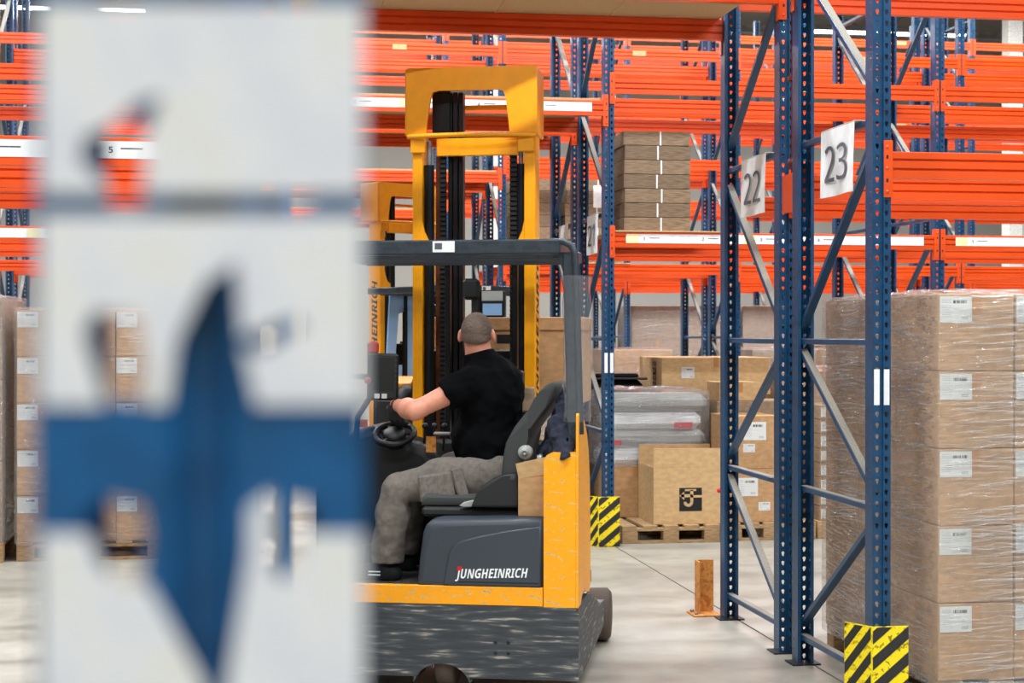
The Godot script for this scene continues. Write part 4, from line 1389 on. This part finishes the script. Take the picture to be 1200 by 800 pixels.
	part("grip", slab(poly([0.055, 0.872, 0.075, 0.888, 0.115, 0.898, 0.158, 0.90, 0.16, 0.868, 0.07, 0.864]), -0.15, -0.125, 0.005, M.knob_grey, 2), seat, Vector3.ZERO, "light grey release grip")
	b = B.new()
	b.lathe(Vector3(0.37, 1.128, -0.15), [Vector2(0.034, -0.02), Vector2(0.034, 0.022), Vector2(0.027, 0.034), Vector2(0.010, 0.036), Vector2(0.0004, 0.030)], 18, Basis(Vector3.RIGHT, PI / 2))
	part("recline_knob", b.done(M.knob_grey), seat, Vector3.ZERO, "light grey round knob")
	# controls
	var console := Node3D.new()
	console.name = "console"
	t.add_child(console)
	part("console_body", slab(poly([-0.62, 0.62, -0.62, 1.12, -0.56, 1.20, -0.46, 1.23, -0.36, 1.18, -0.16, 1.12, -0.10, 1.05, -0.10, 0.95, -0.40, 0.92, -0.48, 0.62]), -0.84, -0.48, 0.04, M.black_plastic, 3), console)
	b = B.new()
	b.lathe(Vector3(-0.33, 1.185, -0.44), [Vector2(0.045, -0.06), Vector2(0.06, 0.0), Vector2(0.05, 0.022), Vector2(0.0004, 0.028)], 20, Basis(Vector3.RIGHT, 0.5))
	part("wheel_hub", b.done(M.black_plastic), console)
	var rim := []
	var rb := Basis(Vector3.RIGHT, 0.5)
	for k in 25:
		var a := TAU * k / 24.0
		rim.append(Vector3(-0.33, 1.19, -0.44) + rb * Vector3(cos(a) * 0.098, 0, sin(a) * 0.098))
	b = B.new()
	b.tube(rim, 0.016, 10)
	part("steering_wheel", b.done(M.black_metal), console)
	for k in 3:
		b = B.new()
		var a := TAU * k / 3.0
		b.bar(Vector3(-0.33, 1.19, -0.44), Vector3(-0.33, 1.19, -0.44) + rb * Vector3(cos(a) * 0.095, 0, sin(a) * 0.095), 0.02, 0.012, 0.003)
		part("wheel_spoke", b.done(M.black_metal), console)
	for k in 3:
		b = B.new()
		b.tube([Vector3(-0.21 + k * 0.05, 1.10, -0.58), Vector3(-0.20 + k * 0.05, 1.22, -0.56)], [0.006, 0.006], 8)
		b.lathe(Vector3(-0.20 + k * 0.05, 1.225, -0.56), [Vector2(0.001, -0.016), Vector2(0.014, -0.01), Vector2(0.016, 0.0), Vector2(0.012, 0.012), Vector2(0.001, 0.016)], 10)
		part("lever", b.done(M.black_plastic), console)
	part("card_tag", boxed(Vector3(0.05, 0.08, 0.002), M.rust_orange), console, Vector3(-0.145, 1.14, -0.44), "hanging brown tag")
	part("handle", boxed(Vector3(0.09, 0.018, 0.018), M.knob_grey, 0.006), console, Vector3(-0.10, 1.19, -0.50))
	part("orange_marker", boxed(Vector3(0.045, 0.04, 0.002), M.orange_tag), console, Vector3(-0.495, 1.24, -0.46), "small orange sticker")
	# terminal
	var term := Node3D.new()
	term.name = "terminal"
	t.add_child(term)
	term.position = Vector3(-0.385, 1.475, -0.42)
	term.rotation = Vector3(-0.06, 0.25, -0.02)
	part("terminal_body", boxed(Vector3(0.155, 0.235, 0.04), M.black_plastic, 0.012), term)
	part("display", boxed(Vector3(0.105, 0.165, 0.002), M.screen_dark), term, Vector3(0.002, 0.012, 0.0205), "dark display")
	for k in 2:
		part("button", boxed(Vector3(0.026, 0.024, 0.004), M.button_grey, 0.001), term, Vector3(-0.028 + k * 0.036, -0.096, 0.021), "light grey button")
	for k in 6:
		part("side_key", boxed(Vector3(0.010, 0.014, 0.004), M.dark_steel, 0.001), term, Vector3(0.064, 0.08 - k * 0.026, 0.021))
	b = B.new()
	b.tube([Vector3(-0.06, -0.10, -0.02), Vector3(-0.12, -0.2, -0.05), Vector3(-0.13, -0.38, -0.08)], 0.014, 8)
	part("terminal_arm", b.done(M.black_metal), term)
	part("warning_lamp", boxed(Vector3(0.055, 0.06, 0.05), M.red_plastic, 0.01), term, Vector3(-0.05, 0.145, -0.02), "red lamp housing")
	b = B.new()
	b.lathe(Vector3(-0.075, -0.02, 0.02), [Vector2(0.018, 0), Vector2(0.016, 0.014), Vector2(0.0005, 0.016)], 12, Basis(Vector3.RIGHT, PI / 2))
	part("stop_button", b.done(M.red_plastic), term, Vector3.ZERO, "red push button")
	# mirror and monitor
	b = B.new()
	b.box(Vector3(-0.004, 1.92, -0.80), Vector3(0.088, 0.11, 0.06), 0.016)
	part("mirror", b.done(M.black_plastic), t)
	part("mirror_stalk", boxed(Vector3(0.045, 0.26, 0.04), M.black_plastic, 0.012), t, Vector3(0.018, 1.80, -0.81))
	var mon := part("monitor", boxed(Vector3(0.125, 0.14, 0.05), M.black_plastic, 0.008), t, Vector3(0.106, 1.845, -0.82))
	part("monitor_face", boxed(Vector3(0.10, 0.06, 0.002), M.pale_blue), mon, Vector3(0, -0.03, 0.0255))
	part("monitor_face", boxed(Vector3(0.11, 0.05, 0.002), M.knob_grey), mon, Vector3(0, 0.04, 0.0255))
	part("mirror_arm", boxed(Vector3(0.03, 0.90, 0.03), M.black_metal, 0.004), t, Vector3(0.018, 1.45, -0.86))
	part("control_unit", boxed(Vector3(0.10, 0.09, 0.10), M.black_plastic, 0.01), t, Vector3(0.216, 1.455, -0.82))
	part("unit_bracket", boxed(Vector3(0.07, 0.13, 0.05), M.card_dull, 0.008), t, Vector3(0.285, 1.35, -0.84))
	part("unit_bracket", boxed(Vector3(0.05, 0.22, 0.05), M.black_plastic, 0.004), t, Vector3(0.25, 1.21, -0.85))
	return t

func build_trucks() -> void:
	var at := Vector3(0.845, 0, -7.554)
	var turn := deg_to_rad(-17.325)
	var t := make_truck("yellow and grey reach truck with the driver on its seat", at, turn)
	var u: Node3D = t.duplicate()
	u.name = numbered("reach_truck")
	add_child(u)
	tag(u, "second yellow reach truck, empty, behind the driver's truck at left", "forklift", "reach trucks")
	u.position = Vector3(2.03, 0, -14.5)
	u.rotation.y = deg_to_rad(33.0)
	u.remove_child(u.get_node("plastic_wrap"))
	var b := B.new()
	b.prism(poly([-0.55, 1.25, -0.50, 2.05, -0.44, 2.10, -0.18, 2.10, -0.18, 1.25, -0.30, 1.25, -0.30, 1.85, -0.34, 1.90, -0.40, 1.88, -0.44, 1.45, -0.42, 1.40, -0.36, 1.40, -0.36, 1.25]), "z", -1.02, -1.0)
	part("screen_panel", b.done(M.pale_blue), u, Vector3(0.16, 0, 0), "pale blue guard panel with a slot")
	part("engine_cover", boxed(Vector3(0.6, 0.60, 0.35), M.truck_yellow, 0.06), u, Vector3(-0.32, 1.0, -0.80), "yellow body cover")
	# things carried on the first truck
	var box := thing("carried_carton", "large brown carton with a lid carried on the truck's forks", "carton", t.transform * Vector3(0.06, 1.301, -1.76), turn)
	part("body", boxed(Vector3(0.87, 0.44, 0.55), M.card, 0.004, Vector3(0, 0.22, 0)), box)
	part("lid", boxed(Vector3(0.885, 0.075, 0.565), M.card, 0.004, Vector3(0, 0.4445, 0)), box)
	part("hand_hole", boxed(Vector3(0.08, 0.05, 0.002), M.print_black), box, Vector3(0.0, 0.36, 0.2755))
	part("shipping_label", label_mesh(0.12, 0.10, 1), box, Vector3(0.04, 0.25, 0.2758), "white printed label")
	var tb := thing("bottle_carton", "small open brown carton of empty bottles beside the seat", "carton", t.transform * Vector3(0.410, 0.834, -0.155), turn)
	b = B.new()
	for s in [-1, 1]:
		b.box(Vector3(0.062 * s, 0.115, 0), Vector3(0.004, 0.23, 0.16), 0.0)
		b.box(Vector3(0, 0.115, 0.08 * s), Vector3(0.128, 0.23, 0.004), 0.0)
	b.box(Vector3(0, 0.003, 0), Vector3(0.124, 0.006, 0.16))
	b.box(Vector3(0.06, 0.12, 0.0825), Vector3(0.004, 0.2, 0.001))
	part("body", b.done(M.card), tb)
	b = B.new()
	b.prism(poly([-0.075, 0.02, 0.07, 0.055, 0.064, -0.03, -0.062, -0.05]), "z", 0.0, 0.003)
	var fl := part("flap", b.done(M.card_pale), tb, Vector3(0, 0.225, 0.085))
	fl.rotation.x = 0.12
	for k in 4:
		var q := B.new()
		q.lathe(Vector3.ZERO, [Vector2(0.001, 0.0), Vector2(0.026, 0.002), Vector2(0.028, 0.03), Vector2(0.027, 0.16), Vector2(0.022, 0.20), Vector2(0.012, 0.225), Vector2(0.012, 0.245), Vector2(0.001, 0.246)], 14)
		var o := single("plastic_bottle", q.done(M.clear_plastic), "empty clear plastic bottle in the carton beside the seat, %s from left" % ORD[k], "bottle", t.transform * Vector3(0.380 + 0.06 * (k % 2), 0.842 + 0.03 * (k % 2), -0.118 - 0.072 * (k / 2)), turn, "plastic bottles")
	# jacket hung over the pillar
	var jp := [
		cap(Vector3(0.555, 1.40, -0.30), Vector3(0.53, 1.28, -0.26), 0.035, 0.05), cap(Vector3(0.55, 1.36, -0.22), Vector3(0.55, 1.24, -0.14), 0.04, 0.05),
		cap(Vector3(0.53, 1.25, -0.14), Vector3(0.575, 1.115, -0.03), 0.06, 0.045, [Vector3(0.58, 1.105, -0.02), Vector3(0.35, -0.92, 0.2).normalized()]),
		cap(Vector3(0.53, 1.28, -0.26), Vector3(0.47, 1.13, -0.24), 0.05, 0.045), cap(Vector3(0.47, 1.13, -0.24), Vector3(0.51, 1.13, -0.14), 0.045, 0.04),
	]
	single("jacket", blob_mesh([blob(jp, 0.008, 0.03, 0.0, 0.016, 16.0, 5)], M.jacket), "dark navy jacket hung behind the truck seat", "jacket", t.position, turn)

# ------------------------------------------------------------------ the driver, in the truck's own axes (he sits facing -x)
func hand(wrist: Vector3, along: Vector3, palm: Vector3, thumb_side: float, curl: float) -> Array:
	var d := along.normalized()
	var n := (palm - d * palm.dot(d)).normalized()
	var s := d.cross(n) * thumb_side
	var out := []
	for k in 4:
		var off := s * (0.030 - 0.020 * k)
		var k0: Vector3 = wrist + d * (0.082 - 0.006 * absf(k - 1.0)) + off
		out.append(cap(wrist + d * 0.012 + off * 0.6, k0, 0.017, 0.0125))
		var dir := d
		var at := k0
		var lens: Array = [[0.040, 0.024, 0.020], [0.044, 0.028, 0.021], [0.041, 0.026, 0.020], [0.032, 0.020, 0.018]][k]
		for j in 3:
			dir = (dir * cos(curl * (0.7 + 0.15 * j)) + n * sin(curl * (0.7 + 0.15 * j))).normalized()
			var nd := dir
			n = n
			var to: Vector3 = at + nd * lens[j]
			out.append(cap(at, to, 0.0098 - 0.0012 * j, 0.0086 - 0.0012 * j))
			at = to
	var t0 := wrist + d * 0.022 + s * 0.022
	var t1 := t0 + (d * 0.5 + s * 0.7 + n * 0.4).normalized() * 0.040
	var t2 := t1 + (d * 0.8 + s * 0.2 + n * 0.6).normalized() * 0.030
	out.append(cap(wrist + d * 0.01, t0, 0.017, 0.016))
	out.append(cap(t0, t1, 0.0145, 0.0115))
	out.append(cap(t1, t2, 0.0112, 0.0092))
	return out

func build_driver() -> void:
	var p := thing("person", "man in black T-shirt and grey work trousers driving, head turned away", "person", Vector3(0.845, 0, -7.554), deg_to_rad(-17.325))
	var hc := Vector3(0.083, 1.692, -0.46)
	var ls := Vector3(0.07, 1.445, -0.29)
	var le := Vector3(-0.178, 1.318, -0.215)
	var lw := Vector3(-0.318, 1.338, -0.405)
	var rs := Vector3(0.20, 1.455, -0.62)
	var re := Vector3(0.16, 1.20, -0.77)
	var rw := Vector3(0.06, 1.13, -0.72)
	var lh := Vector3(0.205, 0.995, -0.345)
	var rh := Vector3(0.205, 0.995, -0.555)
	var lk := Vector3(-0.285, 0.928, -0.275)
	var rk := Vector3(-0.27, 0.94, -0.62)
	var la := Vector3(-0.335, 0.575, -0.28)
	var ra := Vector3(-0.33, 0.575, -0.62)
	var torso := [
		ell(Vector3(0.150, 1.365, -0.45), Vector3(0.155, 0.20, 0.185)), ell(Vector3(0.140, 1.165, -0.45), Vector3(0.17, 0.18, 0.175)), ell(Vector3(0.185, 1.02, -0.45), Vector3(0.13, 0.12, 0.17)),
		cap(Vector3(0.105, 1.55, -0.45), Vector3(0.20, 1.45, -0.46), 0.065, 0.10), cap(ls + Vector3(0.01, 0.0, -0.04), rs + Vector3(0, 0, 0.04), 0.072, 0.072),
	]
	# skin: one body, with finer head and hands
	var body := torso.duplicate()
	body.append_array([cap(ls, le, 0.058, 0.043), cap(le, le.lerp(lw, 0.35), 0.045, 0.047), cap(le.lerp(lw, 0.35), lw, 0.047, 0.029), cap(rs, re, 0.058, 0.043), cap(re, rw, 0.045, 0.029)])
	body.append_array([cap(lh, lk, 0.08, 0.042), cap(lk, la, 0.045, 0.036), cap(rh, rk, 0.08, 0.042), cap(rk, ra, 0.045, 0.036)])
	for a in [la, ra]:
		body.append(cap(a + Vector3(0.0, -0.045, 0), a + Vector3(-0.13, -0.055, 0), 0.035, 0.026))
	body.append(cap(Vector3(0.098, 1.50, -0.45), Vector3(0.088, 1.63, -0.455), 0.070, 0.064))
	var head := [
		ell(hc + Vector3(0, 0.012, 0.004), Vector3(0.0745, 0.088, 0.093)), ell(hc + Vector3(0, -0.045, -0.038), Vector3(0.058, 0.072, 0.06)), cap(Vector3(0.095, 1.56, -0.452), hc + Vector3(0.002, -0.05, 0.012), 0.068, 0.062),
		cap(hc + Vector3(0, 0.0, -0.088), hc + Vector3(0, -0.03, -0.108), 0.008, 0.014), cap(hc + Vector3(-0.03, 0.014, -0.082), hc + Vector3(0.03, 0.014, -0.082), 0.012, 0.012), cap(hc + Vector3(-0.018, -0.062, -0.088), hc + Vector3(0.018, -0.062, -0.088), 0.008, 0.008),
		ell(hc + Vector3(0, -0.098, -0.07), Vector3(0.022, 0.016, 0.02)),
	]
	for s in [-1, 1]:
		var eb := Basis(Vector3.UP, 0.5 * s) * Basis(Vector3.BACK, 0.12 * s)
		head.append(ell(hc + Vector3(0.082 * s, -0.012, 0.004), Vector3(0.0105, 0.033, 0.019), eb))
	var lhand := hand(lw, Vector3(-0.05, -0.72, -0.32), Vector3(0.15, -0.55, -0.7), -1.0, 0.75)
	var rhand := hand(rw, Vector3(-0.75, -0.35, 0.2), Vector3(0.0, -1.0, 0.1), 1.0, 0.6)
	var bodies := [blob(body, 0.012, 0.03), blob(head, 0.0045, 0.012), blob(lhand, 0.0035, 0.006), blob(rhand, 0.0035, 0.006)]
	part("body", blob_mesh(bodies, M.skin), p)
	# hair: close-cropped cap
	var hair := [ell(hc + Vector3(0, 0.013, 0.005), Vector3(0.0745, 0.088, 0.093)), ell(hc + Vector3(0, -0.03, 0.03), Vector3(0.064, 0.05, 0.066))]
	part("hair", blob_mesh([blob(hair, 0.0045, 0.012, 0.0032, 0.002, 60.0, 3, [[hc + Vector3(0, -0.047, 0.06), Vector3(0, -0.96, -0.28)], [hc + Vector3(0, 0.055, -0.06), Vector3(0, -0.35, -0.94)]])], M.stubble), p, Vector3.ZERO, "very short brown cropped hair")
	for s in [-1, 1]:
		var e := B.new()
		e.lathe(hc + Vector3(0.03 * s, -0.002, -0.079), [Vector2(0.0005, -0.011), Vector2(0.008, -0.008), Vector2(0.011, 0.0), Vector2(0.008, 0.008), Vector2(0.0005, 0.011)], 12)
		part("eye", e.done(M.eye_white), p)
	# T-shirt
	var hem := Vector3(-0.030, 1.392, -0.258)
	var arm := (le - ls).normalized()
	var rhem := rs.lerp(re, 0.6)
	var shirt := torso.duplicate()
	shirt.append(cap(ls, hem + arm * 0.05, 0.070, 0.066, [hem, arm]))
	shirt.append(cap(rs, rhem + Vector3(0, -0.05, 0), 0.072, 0.066, [rhem, (re - rs).normalized()]))
	shirt.append(cap(Vector3(0.10, 1.50, -0.45), Vector3(0.094, 1.60, -0.452), 0.078, 0.071))
	part("t_shirt", blob_mesh([blob(shirt, 0.010, 0.035, 0.010, 0.012, 10.0, 8, [[Vector3(0.094, 1.600, -0.45), Vector3(-0.25, 0.95, 0.0).normalized()], [Vector3(0.2, 0.985, -0.45), Vector3(0.1, -1, 0).normalized()]])], M.shirt_black), p, Vector3.ZERO, "plain black T-shirt")
	# trousers
	var tr := [ell(Vector3(0.185, 1.0, -0.45), Vector3(0.13, 0.105, 0.175))]
	for q in [[lh, lk, la], [rh, rk, ra]]:
		var mid: Vector3 = q[0].lerp(q[1], 0.55) + Vector3(0, 0.02, 0)
		tr.append_array([cap(q[0], mid, 0.108, 0.098), cap(mid, q[1], 0.098, 0.068), cap(q[1], q[1].lerp(q[2], 0.35), 0.068, 0.080), cap(q[1].lerp(q[2], 0.35), q[2] + Vector3(0.0, -0.03, 0), 0.080, 0.074, [q[2], Vector3.DOWN])])
	part("trousers", blob_mesh([blob(tr, 0.008, 0.022, 0.004, 0.009, 8.0, 4)], M.trousers), p, Vector3.ZERO, "grey-brown cargo work trousers")
	var cp := part("cargo_pocket", boxed(Vector3(0.17, 0.135, 0.03), M.trousers, 0.012), p, Vector3(-0.07, 0.95, -0.20))
	cp.rotation = Vector3(-0.12, 0.06, 0.16)
	var pf := part("pocket_flap", boxed(Vector3(0.055, 0.17, 0.028), M.trousers, 0.010), p, Vector3(0.045, 0.965, -0.205))
	pf.rotation = Vector3(-0.12, 0.0, 0.30)
	# shoes and glove
	for a in [la, ra]:
		var f: Vector3 = a + Vector3(0, -0.045, 0)
		var sh := [cap(f + Vector3(0.03, -0.005, 0), f + Vector3(-0.14, -0.012, 0), 0.042, 0.034), cap(f + Vector3(-0.02, 0.03, 0), f + Vector3(-0.10, 0.0, 0), 0.043, 0.036)]
		part("shoe", blob_mesh([blob(sh, 0.008, 0.02, 0.004, 0.0, 1.0, 1, [[Vector3(0, 0.487, 0), Vector3.DOWN]])], M.shoe), p)
		for k in 2:
			part("shoe_stripe", boxed(Vector3(0.06, 0.006, 0.004), M.white_print, 0.001), p, a + Vector3(-0.05, -0.042 - 0.016 * k, 0.047))
	var gl := lhand.duplicate()
	gl.append(cap(lw + (le - lw).normalized() * 0.03, lw + Vector3(0.0, -0.02, -0.01), 0.031, 0.028, [lw + (le - lw).normalized() * 0.035, (le - lw).normalized()]))
	part("glove", blob_mesh([blob(gl, 0.004, 0.007, 0.0035)], M.glove), p, Vector3.ZERO, "dark work glove")

const LAMP := 52.0
const EXPOSURE := 1.0

func _ready() -> void:
	rng.seed = 7
	# camera
	var cam := Camera3D.new()
	cam.name = "camera"
	add_child(cam)
	cam.position = Vector3(0, 1.685, 0)
	cam.rotation = Vector3(deg_to_rad(-0.2412), deg_to_rad(-8.825), 0)
	cam.near = 0.05
	cam.far = 200.0
	var lens := CameraAttributesPhysical.new()
	lens.frustum_focal_length = 57.0
	lens.frustum_focus_distance = 8.3
	lens.exposure_aperture = 5.8
	lens.frustum_near = 0.05
	lens.frustum_far = 200.0
	cam.attributes = lens
	cam.fov = 23.78
	cam.current = true
	var we := WorldEnvironment.new()
	we.name = "environment"
	var env := Environment.new()
	env.background_mode = Environment.BG_COLOR
	env.background_color = Color(0, 0, 0)
	env.tonemap_mode = Environment.TONE_MAPPER_LINEAR
	env.tonemap_exposure = EXPOSURE
	env.sdfgi_enabled = true
	env.ssao_enabled = true
	env.ssil_enabled = true
	we.environment = env
	add_child(we)
	make_materials()
	build_hall()
	build_racks()
	build_foreground()
	build_goods()
	build_trucks()
	build_driver()
